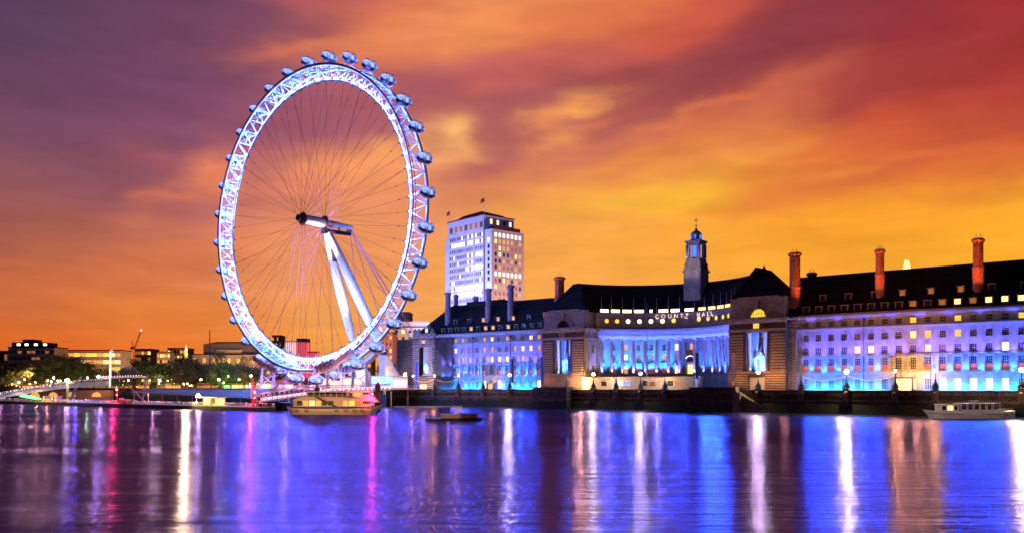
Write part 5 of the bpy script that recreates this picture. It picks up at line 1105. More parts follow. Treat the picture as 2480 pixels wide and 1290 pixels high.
# ------------------------------------------------------------------ piers, pontoon, gangway
def piers():
    P0 = Vector((WX(-60, 392), 392, 0)); P1 = Vector((WX(622, 259), 259, 0)); d = (P1 - P0); L = d.length; rz = math.atan2(d.y, d.x)
    t = thing('long_pontoon', 'long low dark pontoon with white railings across the left water', 'pontoon', tuple(P0), rz)
    m = MB(); m.box(0, L, 0, 7, -.5, 1.15); m.build('float', 'hull_dark', t); m = MB(); m.box(0, L, .1, 6.9, 1.151, 1.25); m.build('deck', 'concrete', t)
    m = MB()
    for y in (.6, 6.4):
        for z in (1.75, 2.25): m.bar((L * .12, y, z), (L, y, z), .045, 4)
        x = L * .12
        while x < L:
            m.tube([(x, y, 1.25), (x, y, 2.1), (x + .18, y, 2.3), (x + .5, y, 2.3), (x + .65, y, 2.1), (x + .65, y, 1.25)], .05, 4); x += 1.15 if x > L * .55 else 1.6
    m.build('railing', 'white_paint', t)
    rnd = random.Random(3)
    m = MB(); x = 4
    while x < L: m.lathe([(.04, -.12), (.13, 0), (.04, .12)], (x, rnd.choice((.7, 3, 6)), 1.6 + rnd.random() * 1.0), 6); x += .9 + rnd.random() * 1.4
    m.build('rail_lights', 'lamp_pink', t)
    for i in range(14): 
        x = L * (.1 + .88 * i / 13); point('deck_light', tuple(P0 + d * (x / L) + Vector((0, 3.5, 3.4))), (1, .4, .12) if i % 3 else (1, .6, .2), 200, .2)
    # things on the pontoon
    def onp(f, y, z): v = P0 + d * f; n = Vector((-d.y, d.x, 0)).normalized(); return (v.x + n.x * y, v.y + n.y * y, z)
    def frac(px):
        u = (px - 1240) / FX; return (u * P0.y - P0.x) / (d.x - u * d.y)
    t = thing('pier_kiosk', 'brightly lit white glass kiosk on the pontoon', 'kiosk', onp(frac(487), 3.5, 1.25), rz)
    m = MB()
    for x in (-6, -2, 2, 6): m.box(x - .08, x + .08, -1.5, -1.35, 0, 2.6)
    m.box(-6, 6, 1.3, 1.5, 0, 2.6); m.box(-6.4, 6.4, -1.8, 1.8, 2.6, 2.85); m.build('frame', 'white_paint', t)
    m = MB(); m.box(-5.9, -2.3, 1.0, 1.25, .2, 2.5); m.box(1.2, 5.8, 1.0, 1.25, .2, 2.3); m.build('lit_wall', 'pane_warm', t)
    m = MB(); m.box(-5.8, -4.0, -1.7, -1.2, 2.9, 3.2); m.lathe([(.1, -.4), (.5, 0), (.1, .4)], (-5.2, -1.4, 3.5), 8); m.build('floodlight', 'lamp_star', t); fp = onp(frac(453), -.6, 5.2); spot('kiosk_flood', fp, (fp[0] * .4, fp[1] * .4, 0), (1, .8, .16), 42000, 150, .6, .35)
    for (px, z, r, mt, nm, h) in ((277, 0, .3, 'lamp_red', 'red navigation light on a post above a stack of lit barrels', 5.2), (610, 0, .3, 'lamp_red', 'red navigation light on a post at the pontoon end', 4.6)):
        t = thing('navigation_light', nm, 'navigation light', onp(frac(px), .9, 1.25), rz); m = MB(); m.bar((0, 0, 0), (0, 0, h), .12, 6); m.bar((.5, 0, 0), (.5, 0, h * .75), .07, 5); m.build('post', 'crane_red', t)
        m = MB(); m.lathe([(.05, -.3), (r, -.1), (r, .1), (.05, .3)], (0, 0, h), 8); m.build('lamp', mt, t); m = MB(); m.lathe([(.05, -.2), (r * .7, 0), (.05, .2)], (0, 0, h * .62), 8); m.build('lamp', mt, t)
    for i, px in enumerate((284, 291, 299, 307)):
        m = MB(); m.lathe([(.8, 0), (.95, .4), (.95, 1.2), (.8, 1.6 + .5 * (i == 0))], (0, 0, 0), 10); tag(m.build('barrel', 'cream_block', None, onp(frac(px), 1.6 + .2 * i, 1.25)), ORD[i] + ' pale barrel from the left beside the red light on the pontoon', 'barrel', 'barrels on the pontoon')
    t = thing('small_boat', 'small green covered boat at the far left of the pontoon', 'boat', onp(frac(52), 3.2, 1.25), rz)
    m = MB(); hull(m, [(-10, .3, 2.4), (-7, 1.4, 2.0), (0, 1.6, 1.4), (8, 1.4, .9), (10, .8, .8)], 0); m.build('hull', 'hull_dark', t); m = MB(); m.hexa([(-7, -1.3, 2.05), (9, -1.2, .95), (9, 1.2, .95), (-7, 1.3, 2.05), (-6.5, -.5, 2.9), (8, -.4, 1.6), (8, .4, 1.6), (-6.5, .5, 2.9)]); m.build('cover', 'glow_green', t)  # the cover itself emits green, a glow put into its material
    for (px, nm) in ((92, 'white ticket hut with flat roof on the left of the pontoon'), (112, 'small white hut with brown door on the pontoon')):
        t = thing('pier_hut', nm, 'hut', onp(frac(px), 4, 1.25), rz); m = MB(); m.box(-1.9, 1.9, -1.2, 1.4, 0, 2.2); m.box(-2.2, 2.2, -1.6, 1.7, 2.2, 2.4); m.build('wall', 'beige_panel', t); m = MB(); m.box(-.6, .9, -1.28, -1.21, 0, 2.2); m.build('door', 'brown_block', t); m = MB(); m.box(-1.6, -.8, -1.27, -1.21, 1, 1.9); m.build('window', 'pane_warm', t)
    # red harbour lamps
    for (px, z, p) in ((277, 6.6, 7000), (610, 6.2, 4000)): point('navigation_glow', onp(frac(px), -.6, z), (1, .02, .06), p, .25)
    for (px, p, c) in ((92, 1500, (1, .5, .12)), (118, 2200, (1, .5, .12)), (163, 1500, (1, .6, .2)), (185, 3000, (.05, .1, 1))): point('pier_lamp_light', onp(frac(px), -.6, 4.5), c, p, .25)
    point('port_glow', (WX(905, 228), 226.5, 5.4), (1, .02, .12), 5500, .25)
    # leaning pier masts
    for (p, q, Y, nm) in (((317, 938), (347, 968), 330, 'left leaning pale strut of the V at the pier'), ((358, 905), (345, 968), 330, 'right leaning pale strut of the V at the pier'), ((613, 915), (612, 985), 262, 'slim reddish mast at the pontoon end'), ((697, 905), (632, 975), 280, 'long brown spar leaning over the gangway foot')):
        m = MB(); a = (WX(p[0], Y), Y, WZ(p[1], Y)); b = (WX(q[0], Y), Y, max(.5, WZ(q[1], Y))); m.tube([(0, 0, 0), tuple((Vector(a) - Vector(b)) * .5), tuple(Vector(a) - Vector(b))], [.28, .32, .14], 8); tag(m.build('pier_mast', 'steel_lilac' if p[0] < 400 else 'crane_red' if p[0] < 650 else 'beige_panel', None, b), nm, 'mast')
    # long membrane roof over the approach
    a = Vector((WX(345, 352), 352, 6.6)); b = Vector((WX(642, 318), 318, 7.2)); t = thing('pier_canopy', 'long lilac grey sloping canopy roof over the pier approach', 'canopy', (a.x, a.y, 0), math.atan2(b.y - a.y, b.x - a.x)); L2 = (b - a).length
    m = MB(); n = 12
    for i in range(n):
        x0, x1 = L2 * i / n, L2 * (i + 1) / n; z0 = 6.7 - 1.0 * math.sin(math.pi * i / n) * .3; z1 = 6.7 - 1.0 * math.sin(math.pi * (i + 1) / n) * .3; dp0 = 1.2 + 2.4 * i / n; dp1 = 1.2 + 2.4 * (i + 1) / n
        m.hexa([(x0, -5, z0 - dp0), (x1, -5, z1 - dp1), (x1, 5, z1 - .3), (x0, 5, z0 - .3), (x0, -5, z0 - dp0 + .15), (x1, -5, z1 - dp1 + .15), (x1, 5, z1), (x0, 5, z0)])
    m.build('roof', 'canopy', t); m = MB(); m.bar((0, -5.1, 5.4), (L2, -5.1, 3.1), .13, 5); m.bar((0, 5, 6.8), (L2, 5, 6.9), .12, 5); m.build('edge_beam', 'white_paint', t)
    for i in range(9): q = MB(); q.bar((L2 * i / 8, -4, 0), (L2 * i / 8, -4, 5.0 - 2.2 * i / 8), .14, 5); q.build('post', 'steel_lilac', t)
    for i in range(4): point('canopy_light', (a.x + (b.x - a.x) * (i + .5) / 4, a.y - 8, 4.2), (1, .55, .4), 2200, .3)
    # gangways
    def truss(name, A_, B_, h, wd, nm, seg):
        A_, B_ = Vector(A_), Vector(B_); dd = B_ - A_; Lx = math.hypot(dd.x, dd.y); t = thing(name, nm, 'gangway', (A_.x, A_.y, 0), math.atan2(dd.y, dd.x)); zf = lambda x: A_.z + (B_.z - A_.z) * x / Lx
        for y in (0, wd):
            m = MB(); m.bar((0, y, zf(0)), (Lx, y, zf(Lx)), .2, 5); m.bar((0, y, zf(0) + h), (Lx, y, zf(Lx) + h), .2, 5)
            for i in range(seg):
                x0, xm, x1 = Lx * i / seg, Lx * (i + .5) / seg, Lx * (i + 1) / seg; m.bar((x0, y, zf(x0)), (xm, y, zf(xm) + h), .11, 4); m.bar((xm, y, zf(xm) + h), (x1, y, zf(x1)), .11, 4)
            m.build('side_truss', 'steel_lilac', t)
        m = MB(); m.hexa([(0, 0, zf(0) - .1), (Lx, 0, zf(Lx) - .1), (Lx, wd, zf(Lx) - .1), (0, wd, zf(0) - .1), (0, 0, zf(0)), (Lx, 0, zf(Lx)), (Lx, wd, zf(Lx)), (0, wd, zf(0))]); m.build('walkway', 'concrete', t)
        m = MB()
        for i in range(seg * 3): x = Lx * (i + .5) / (seg * 3); m.tube([(x, .5, zf(x) + .3), (x + .2, .5, zf(x) + 1.0), (x + .5, .5, zf(x) + 1.1)], .1, 5)
        m.build('rail_lights', 'lamp_pink', t)
        for i in range(4): p = A_ + dd * ((i + .5) / 4); point('gangway_light', (p.x, p.y - 2.2, p.z + 3.2), (1, .5, .85), 500, .2)
    truss('gangway', (WX(632, 262), 262, 2.9), (WX(800, 280), 280, 5.6), 2.5, 3, 'lit lilac truss gangway rising from the pontoon, lower span', 14)
    truss('gangway', (WX(770, 300), 300, 5.6), (WX(948, 312), 312, 6.4), 2.2, 3, 'lit pink truss gangway up to the platform, upper span', 16)
    # hull-like barge under gangway foot
    m = MB(); A_ = (WX(622, 268), 268, 0); m.hexa([(0, 0, -.4), (12, 1, -.4), (12, 6, -.4), (0, 6, -.4), (0, 0, 3.0), (12.5, .6, 2.2), (12.5, 6.5, 2.2), (0, 6.5, 3.0)]); m.box(.2, 12, .8, 6, 3.0, 3.12); tag(m.build('barge', 'hull_dark', None, A_), 'dark steel barge between pontoon and cruise boat', 'barge')
    # piles
    for (px, y0, y1, Y, mt, r, cap, nm) in ((768, 938, 954, 262, 'iron', .75, 'beige_panel', 'black mooring pile with pale cap before the gangway'), (915, 933, 985, 262, 'crane_red', .85, 'lamp_red', 'dark red mooring pile with glowing red cap beside the cruise boat')):
        t = thing('mooring_pile', nm, 'pile', (WX(px, Y), Y, 0)); m = MB(); m.lathe([(r, -1), (r, WZ(y0, Y))], (0, 0, 0), 12); m.build('shaft', 'steel_red' if px > 800 else 'iron', t); m = MB(); z = WZ(y0, Y); m.lathe([(r, z), (r * .8, z + .5), (.1, z + 1.2)], (0, 0, 0), 12); m.build('cap', cap if px < 800 else 'crane_red', t)
    for (px, nm) in ((932, 'left of two yellow lit timber piles under the platform end'), (947, 'right of two yellow lit timber piles under the platform end')):
        m = MB(); m.lathe([(.3, -1), (.3, 5.6)], (0, 0, 0), 8); tag(m.build('timber_pile', 'cream_block', None, (WX(px, 320), 320, 0)), nm, 'pile', 'timber piles under the platform')
    m = MB(); m.box(0, 1.6, 0, 1, -.5, 4.6); tag(m.build('blue_fender', 'banner_blue', None, (WX(924, 318), 318, 0)), 'blue painted fender board behind the red pile', 'fender'); point('pile_light', (WX(940, 316), 312, 4.5), (1, .7, .3), 900, .2)
    # glass ticket hall on platform
    t = thing('glass_hall', 'small glass waiting room glowing pink and blue on the platform', 'pavilion', wheel_loc(24, 13, 6.9), -YAW)
    m = MB(); m.box(-7, 13, -4, 4, 4.6, 4.9)
    for i in range(11): m.box(-7 + i * 2 - .08, -7 + i * 2 + .08, -4.05, -3.9, 0, 4.6)
    m.box(-7, 13, 3.8, 4, 0, 4.6); m.build('frame', 'white_paint', t); m = MB(); m.box(-6.8, 5, 3.4, 3.7, .3, 4.4); m.build('lit_screen', 'pane_cyan', t); m = MB(); m.box(5.2, 12.8, 3.4, 3.7, .3, 3.4); m.build('lit_counter', 'glow_pink', t)
    t = thing('waiting_room', 'long lit boarding shelter with cream walls behind the wheel foot', 'shelter', wheel_loc(-2, 14, 6.9), -YAW)
    m = MB(); m.box(-16, 12, -2, 4, 4.0, 4.3); m.box(-16, 12, 3, 3.3, 0, 4)
    for i in range(15): m.box(-16 + i * 2 - .08, -16 + i * 2 + .08, -2, -1.85, 0, 4)
    m.build('frame', 'cream_block', t); m = MB(); m.box(-15.5, 11.5, 2.6, 2.9, .6, 3.6); m.build('lit_wall', 'pane_warm', t)
    # small red and cream striped tent
    t = thing('red_tent', 'small red roofed tent beside the boarding platform', 'tent', wheel_loc(-20, 0, 6.9), -YAW); m = MB(); m.box(-5, 5, -2, 2, 0, 1.6); m.build('wall', 'cream_block', t); m = MB(); m.hexa([(-5.4, -2.3, 1.6), (5.4, -2.3, 1.6), (5.4, 2.3, 1.6), (-5.4, 2.3, 1.6), (-2, -.2, 3.6), (1, -.2, 3.6), (1, .2, 3.6), (-2, .2, 3.6)]); m.build('roof', 'crane_red', t)
    # lit gangway at the foreshore, pale slipway
    m = MB(); m.box(-20, 5, -2, 2, -.4, .35); tag(m.build('slipway', 'concrete', None, (WX(1085, 312), 312, 0), -AN * .0), 'low pale landing raft along the foot of the river wall', 'raft')
piers()
# ------------------------------------------------------------------ trees and lamps on the promenade
def leafy_tree(seed, h, cr, leaf, n, trunk_h):
    rnd = random.Random(seed); m = MB(); tips = []
    m.tube([(0, 0, -.3), (.1, 0, trunk_h * .5), (0, .1, trunk_h), (.2, 0, h * .6), (0, 0, h * .85)], [.42, .33, .28, .18, .06], 8)
    for i in range(16):
        a = rnd.random() * 6.283; z0 = trunk_h + (h * .75 - trunk_h) * rnd.random(); r = cr * (.5 + .45 * rnd.random()) * (1 - .45 * max(0, (z0 - h * .55) / (h * .45))); z1 = z0 + h * (.1 + .2 * rnd.random())
        mid = (r * .5 * math.cos(a + .2), r * .5 * math.sin(a + .2), (z0 + z1) / 2 + .3); end = (r * math.cos(a), r * math.sin(a), z1)
        m.tube([(0, 0, z0), mid, end], [.16, .1, .04], 5); tips += [mid, end, end]
        for k in range(3):
            b = a + rnd.uniform(-.7, .7); e2 = (end[0] + 1.4 * math.cos(b), end[1] + 1.4 * math.sin(b), end[2] + rnd.uniform(.3, 1.6)); m.tube([mid if k == 0 else end, e2], [.05, .02], 4); tips.append(e2)
    trunk = m; c = MB()
    for i in range(n):
        t = rnd.choice(tips); s = 1.35; p = Vector((t[0] + rnd.gauss(0, s), t[1] + rnd.gauss(0, s), t[2] + rnd.gauss(0, s * .8)))
        u = Vector((rnd.gauss(0, 1), rnd.gauss(0, 1), rnd.gauss(0, 1))).normalized(); v = u.orthogonal().normalized(); q = rnd.uniform(.22, .46)
        c.face([p - u * q, p + v * q * .7, p + u * q, p - v * q * .7])
    return trunk.mesh('trunk', 'bark'), c.mesh('crown', leaf)
def trees():
    kinds = {'dense': leafy_tree(1, 18, 6.5, 'leaf', 7500, 3), 'round': leafy_tree(2, 15, 5.5, 'leaf_olive', 6000, 2.8), 'sparse': leafy_tree(3, 19, 5.5, 'leaf_olive', 1900, 3.5), 'bushy': leafy_tree(4, 13, 6, 'leaf', 6500, 1.6)}
    spec = [(25, 872, 'bushy'), (75, 878, 'round'), (118, 885, 'bushy'), (150, 850, 'dense'), (190, 872, 'round'), (226, 880, 'bushy'), (258, 895, 'round'), (342, 872, 'round'), (372, 868, 'dense'), (410, 880, 'bushy'), (440, 872, 'round'), (474, 858, 'dense'), (512, 866, 'sparse'), (552, 855, 'sparse'), (590, 866, 'sparse'), (618, 875, 'bushy'), (52, 880, 'bushy'), (95, 876, 'dense'), (325, 885, 'bushy'), (456, 876, 'bushy'), (530, 880, 'round'), (572, 884, 'bushy'),
            (300, 900, 'bushy'), (660, 905, 'bushy'), (700, 900, 'round'), (745, 905, 'bushy'), (795, 905, 'round'), (945, 880, 'round'), (985, 872, 'sparse'), (1000, 890, 'bushy')]
    near = {52: 'second from the left edge, low', 95: 'in front of the brown block, left part', 325: 'low, at the crane foot', 456: 'below the stepped block, left', 530: 'low, between the two bare trees', 572: 'low, before the concert hall windows', 25: 'at the far left edge', 75: 'left of the tallest dark tree', 118: 'just left of the tallest dark tree', 150: 'tallest dark tree in front of the brown block', 190: 'right of the tallest dark tree', 226: 'behind the footbridge ramp', 258: 'at the footbridge mast', 300: 'behind the footbridge deck', 342: 'under the red crane', 372: 'right of the red crane', 410: 'before the stepped lit block', 440: 'below the gilded spire', 474: 'dense, left of the tall mast', 512: 'behind the tall mast', 552: 'bare branching, before the long cream hall', 590: 'thin, left of the wheel foot', 618: 'at the wheel foot', 660: 'low, behind the left wheel legs', 700: 'low, under the wheel, left', 745: 'low, under the wheel, middle', 795: 'low, under the wheel, right', 945: 'behind the A-frame base', 985: 'thin, left of the hall corner', 1000: 'low, beside the hall corner'}
    rnd = random.Random(8)
    for i, (px, top, kd) in enumerate(spec):
        w_ = -9 + 10 * (i % 2) if px < 900 else 22
        s = SX(px, w_); X, Y, _ = bank(s, w_); h = WZ(top, Y) - GZ; tr, cr = kinds[kd]; H0 = {'dense': 19.3, 'round': 16.2, 'sparse': 20.2, 'bushy': 14.2}[kd]
        t = thing('tree', ({'dense': 'dense dark tree ', 'round': 'round olive tree ', 'sparse': 'sparse bare-limbed tree ', 'bushy': 'bushy dark tree '}[kd] + near[px])[:90], 'tree', (X, Y, GZ), rnd.random() * 6, 'promenade trees'); sc_ = h / H0; t.scale = (sc_ * 1.25, sc_ * 1.25, sc_)
        link('trunk', tr, t); link('crown', cr, t)
    # globe lamps along the promenade, under the trees
    lampm = None; rnd = random.Random(21)
    pm = MB(); pm.lathe([(.16, 0), (.1, .5), (.06, 4.0)], (0, 0, 0), 6); pmesh = pm.mesh('pole', 'iron')
    gm = MB(); gm.lathe([(.05, -.38), (.3, -.22), (.38, 0), (.3, .22), (.05, .38)], (0, 0, 4.3), 8); gmeshes = {k: gm.mesh('globe', k) for k in ('lamp_warm', 'lamp_white', 'lamp_small', 'lamp_red', 'lamp_star')}
    L = [(10, 914, 'lamp_warm'), (46, 924, 'lamp_white'), (60, 918, 'lamp_warm'), (72, 928, 'lamp_warm'), (85, 923, 'lamp_warm'), (94, 921, 'lamp_warm'), (116, 920, 'lamp_warm'), (124, 923, 'lamp_white'), (130, 914, 'lamp_white'), (140, 921, 'lamp_warm'), (146, 921, 'lamp_warm'), (168, 912, 'lamp_small'), (212, 914, 'lamp_warm'), (238, 911, 'lamp_white'), (280, 920, 'lamp_warm'), (290, 920, 'lamp_warm'), (300, 920, 'lamp_warm'), (311, 920, 'lamp_warm'),
         (348, 919, 'lamp_warm'), (362, 920, 'lamp_warm'), (387, 920, 'lamp_white'), (416, 919, 'lamp_warm'), (445, 928, 'lamp_warm'), (454, 928, 'lamp_warm'), (487, 918, 'lamp_warm'), (530, 918, 'lamp_white'), (553, 910, 'lamp_small'), (579, 918, 'lamp_warm'), (608, 909, 'lamp_warm'), (634, 918, 'lamp_warm'), (699, 907, 'lamp_warm'), (768, 909, 'lamp_white'), (888, 907, 'lamp_star'), (950, 913, 'lamp_warm'), (981, 906, 'lamp_star')]
    for i, (px, py, k) in enumerate(L):
        w_ = -17 + 9 * rnd.random() if px < 640 else -12
        s = SX(px, w_); X, Y, _ = bank(s, w_); z = WZ(py, Y) - GZ
        t = thing('street_lamp', ORD[i] + ' globe lamp from the left under the promenade trees', 'street lamp', (X, Y, GZ), 0, 'globe lamps on the promenade'); f = z / 4.3; t.scale = (1.25, 1.25, max(.5, f))
        link('pole', pmesh, t); g = link('globe', gmeshes[k], t)
        if px % 2 == 0 or k in ('lamp_white', 'lamp_star'): point('lamp_light', (X, Y - 1.2, GZ + z * .9), (1, .5, .18), 2600, .3)
    rnd = random.Random(77)
    for i in range(44):
        px = 4 + 632 * (i + rnd.random() * .9) / 44; w_ = -14 + 22 * rnd.random(); s = SX(px, w_); X, Y, _ = bank(s, w_); z = rnd.uniform(1.6, 5.5)
        t = thing('small_lamp', 'tiny warm lamp glowing among the promenade trees on the left bank', 'lamp', (X, Y, GZ), 0, 'tiny warm lamps among the promenade trees'); t.scale = (.8, .8, z / 4.3)
        link('pole', pmesh, t); link('globe', gmeshes['lamp_warm' if i % 3 else 'lamp_small'], t)
    for (px, w_, z, c, p) in ((210, -14, 4, (.5, 1, .15), 9000), (545, -14, 3, (.25, 1, .1), 12000), (150, -16, 5, (1, .7, .2), 7000), (380, -16, 5, (.8, .8, .2), 6000), (70, -16, 5, (1, .6, .2), 7000), (470, -16, 5, (1, .6, .2), 6000), (590, -16, 5, (1, .7, .2), 8000), (950, 8, 4, (1, .8, .25), 6000)):
        point('tree_light', bank(SX(px, w_), w_, z), c, p, .3)
    # white-topped lamp column on pier at left
    Y = 380; t = thing('pier_lamp', 'tall white lamp column standing on the left pier', 'street lamp', (WX(163, Y), Y, 0)); m = MB(); m.lathe([(.55, 0), (.5, WZ(922, Y) - .6)], (0, 0, 0), 8); m.build('column', 'cream_block', t); m = MB(); m.lathe([(.1, -.8), (.8, -.4), (.8, .4), (.1, .8)], (0, 0, WZ(920, Y)), 10); m.build('globe', 'lamp_white', t)
    # blue lit stalls, umbrellas under the trees
    for i, (px, py, mt, ww, hh) in enumerate(((184, 908, 'pane_blue', 3, 8), (600, 915, 'glow_pink', 6, 3.4), (548, 924, 'glow_green', 6, 3), (345, 930, 'pane_amber', 14, 3), (420, 930, 'pane_amber', 18, 3), (500, 930, 'pane_dim', 20, 3), (575, 930, 'pane_warm', 12, 3), (650, 926, 'pane_warm', 10, 4), (60, 928, 'pane_amber', 22, 3), (110, 928, 'pane_dim', 16, 3))):
        w_ = -6; s = SX(px, w_); X, Y, _ = bank(s, w_); nm = ['blue lit slim tower sign behind the ramp', 'pink lit parasol stall at the wheel foot', 'green lit stall under the bare tree', 'amber lit kiosk below the crane', 'amber lit kiosk left of the tall mast', 'dim lit stall behind the tall mast', 'warm lit stall left of the wheel foot', 'warm lit stall right of the wheel foot', 'amber lit stall at the far left', 'dim lit stall beside the ramp'][i]
        t = thing('stall', nm, 'stall', (X, Y, GZ), -AN, 'lit stalls under the trees'); m = MB(); m.box(-ww / 2, ww / 2, .5, 3, 0, hh); m.build('body', 'brown_block', t); m = MB()
        n = max(1, int(ww / 2.4))
        for j in range(n): x = -ww / 2 + ww * (j + .5) / n; m.box(x - ww / n * .36, x + ww / n * .36, .4, .48, .5, hh * .82)
        m.build('lit_front', mt, t); m = MB(); m.hexa([(-ww / 2 - .5, -.6, hh), (ww / 2 + .5, -.6, hh), (ww / 2 + .5, 3.4, hh), (-ww / 2 - .5, 3.4, hh), (-ww / 2, 1, hh + .9), (ww / 2, 1, hh + .9), (ww / 2, 1.8, hh + .9), (-ww / 2, 1.8, hh + .9)]); m.build('roof', 'canopy', t)
trees()
# ------------------------------------------------------------------ buildings beyond
def block(name, label, cat, px0, px1, Y, top, mt, floors=0, cols=0, wmat=('pane_amber',), side=0.0, depth=20, bands=False, seed=0, parts=None, wfrac=(.6, .5), zb=1.5, extra=None, rz=0, cap=True):
    x0, x1 = WX(px0, Y), WX(px1, Y); h = WZ(top, Y) - GZ; W_ = x1 - x0; t = thing(name, label, cat, ((x0 + x1) / 2, Y, GZ), rz); rnd = random.Random(seed)
    m = MB(); m.box(-W_ / 2, W_ / 2, 0, depth, 0, h); wl = m.build('wall', mt, t)
    if cap: m = MB(); m.box(-W_ / 2 - .3, W_ / 2 + .3, -.3, depth + .3, h, h + .7); m.build('roof', 'roof_edge', t)
    if floors:
        fh = (h - zb - .6) / floors; cache = {}; cnt = 0; rest = {}
        for j in range(floors):
            z = zb + j * fh
            if bands:
                m = MB(); m.box(-W_ / 2 - .15, W_ / 2 + .15, -.5, -.003, z - fh * .2, z + fh * .14); m.build('floor_band', mt, t)
            for i in range(cols):
                x = -W_ / 2 + W_ * (i + .5) / cols; k = rnd.choice(wmat); ww = W_ / cols * wfrac[0] / 2; hh = fh * wfrac[1]
                if cnt < 95:
                    if k not in cache: q = MB(); q.box(-ww, ww, -.12, -.003, 0, hh); cache[k] = q.mesh('window', k)
                    link('window', cache[k], t, (x, 0, z + fh * .25)); cnt += 1
                else: rest.setdefault(k, MB()).box(x - ww, x + ww, -.12, -.003, z + fh * .25, z + fh * .25 + hh)
        for k, m in rest.items(): o = m.build('windows', k, t); o['kind'] = 'stuff'
    if extra: extra(t, W_, h)
    return t
def background():
    am, wm, dk, dm = 'pane_amber', 'pane_warm', 'glass_dark', 'pane_dim'
    block('dark_block', 'plain dark block at the far left edge of the skyline', 'building', -30, 19, 700, 848, 'brown_block', 3, 5, (dk, dm), cap=False)
    def top1(t, W_, h):
        m = MB(); m.box(-W_ / 2 + 2, W_ / 2 - 7, 1, 18, h + .7, h + 4.2); m.box(-W_ / 2 + 9, W_ / 2 - 17, 3, 14, h + 4.2, h + 6.5); m.build('penthouse', 'roof_edge', t)
        for x in (-10, -4, 3, 10): q = MB(); q.box(x - 1.3, x + 1.3, .85, .98, h + 1.6, h + 3.2); q.build('penthouse_window', 'pane_white', t)
    block('office_block', 'brown six storey office block with dark lit penthouse at left', 'building', 20, 131, 640, 841, 'grey_block', 6, 10, (am, dk, dk, dm, dk), bands=True, seed=2, extra=top1, wfrac=(.8, .4))
    block('office_block', 'wide low block with glowing yellow floors behind the footbridge mast', 'building', 165, 292, 680, 848, 'cream_block', 5, 9, (am, wm, am, 'pane_yellow'), bands=True, seed=3, wfrac=(.92, .5))
    block('tower_block', 'small brown tower right of the red crane', 'building', 327, 365, 820, 845, 'brown_block', 6, 5, (am, dk, dm, wm), bands=True, seed=4, wfrac=(.8, .5))
    block('stepped_block', 'stepped lit block, lower part left of the gilded spire', 'building', 380, 412, 760, 852, 'cream_block', 6, 5, (am, wm, dk), seed=5)
    block('stepped_block', 'stepped lit block, taller part with the gilded spire', 'building', 406, 450, 770, 843, 'brown_block', 7, 6, (am, wm, dk, dm), seed=6)
    # gilded spire statue
    Y = 765; t = thing('gilded_spire', 'small gilded floodlit spire on the stepped block', 'spire', (WX(451, Y), Y, GZ)); z0 = WZ(868, Y) - GZ; z1 = WZ(834, Y) - GZ
    m = MB(); m.box(-2.5, 2.5, -2, 2, 0, z0); m.build('pedestal', 'cream_block', t); m = MB(); m.lathe([(1.9, z0), (1.2, z0 + 3), (1.6, z0 + 4), (.9, z0 + 6), (1.3, z0 + 8.5), (.8, z0 + 10), (.2, z1)], (0, 0, 0), 10); m.build('figure', 'gilt_glow', t)
    # concert hall
    def hallx(t, W_, h):
        m = MB(); xs = [(-W_ * .38, h + .7), (-W_ * .38, h + 8.2), (-W_ * .3, h + 9.0), (W_ * .5, h + 9.0), (W_ * .5, h + .7)]; m.prism(xs, 4, 26); m.build('auditorium', 'grey_block', t)
        m = MB(); m.box(-W_ * .2, W_ * .12, 1.5, 3.9, h + 1.0, h + 4.0); m.build('terrace_room', 'cream_block', t); m = MB(); m.box(-W_ * .18, W_ * .1, 1.3, 1.49, h + 1.6, h + 2.6); m.build('terrace_window', 'pane_dim', t)
        m = MB(); m.prism([(-W_ * .3, h + 9.02), (-W_ * .2, h + 9.9), (W_ * .5, h + 9.9), (W_ * .5, h + 9.02)], 3, 27); m.build('roof', 'roof_edge', t)
    block('concert_hall', 'wide cream concert hall with dark boxy roof behind the trees', 'building', 465, 655, 640, 858, 'cream_block', 3, 16, (am, 'pane_yellow', 'cream_block'), seed=8, extra=hallx, bands=True)
    block('tower_block', 'small distant purple brown tower seen through the wheel', 'building', 659, 680, 1000, 812, 'brown_block', 9, 4, (dk, dk, am), seed=9)
    block('brown_tower', 'distant brown block behind the red lit box', 'building', 718, 742, 1050, 820, 'brown_block', 8, 4, (dk, dk, am), seed=10)
    # red and pink lit theatre boxes
    for (a, b, tp, mt, nm, Y) in ((690, 717, 828, 'glow_pink', 'pale pink floodlit theatre box seen through the wheel', 700), (717, 743, 828, 'glow_red', 'bright red floodlit theatre box seen through the wheel', 698), (744, 768, 853, 'glow_red', 'low red floodlit box seen through the wheel', 699)):
        h = WZ(tp, Y) - GZ; W_ = WX(b, Y) - WX(a, Y); t = thing('theatre_box', nm, 'building', ((WX(a, Y) + WX(b, Y)) / 2, Y, GZ)); m = MB(); m.box(-W_ / 2, W_ / 2, 0, 9, 0, h); m.build('wall', mt, t); m = MB()
        for i in range(6): x = -W_ / 2 + W_ * (i + .5) / 6; m.box(x - .3, x + .3, -.4, -.003, 0, h + .3)
        m.box(-W_ / 2 - .3, W_ / 2 + .3, -.4, 9, h + .3, h + 1); m.build('frame', 'steel_red' if 'red' in mt else 'beige_panel', t)
    block('low_block', 'low dark block behind the wheel bottom', 'building', 625, 790, 760, 876, 'brown_block', 3, 14, (dk, dk, am, dm), seed=12)
    block('low_block', 'low dark block right of the wheel bottom', 'building', 785, 900, 700, 870, 'grey_block', 3, 10, (dk, dk, am, dm), seed=13)
    # buildings right of the wheel
    def roofx(t, W_, h):
        m = MB(); m.box(-W_ * .4, W_ * .4, 2, 12, h + .7, h + 4); m.build('roof_room', 'cream_block', t)
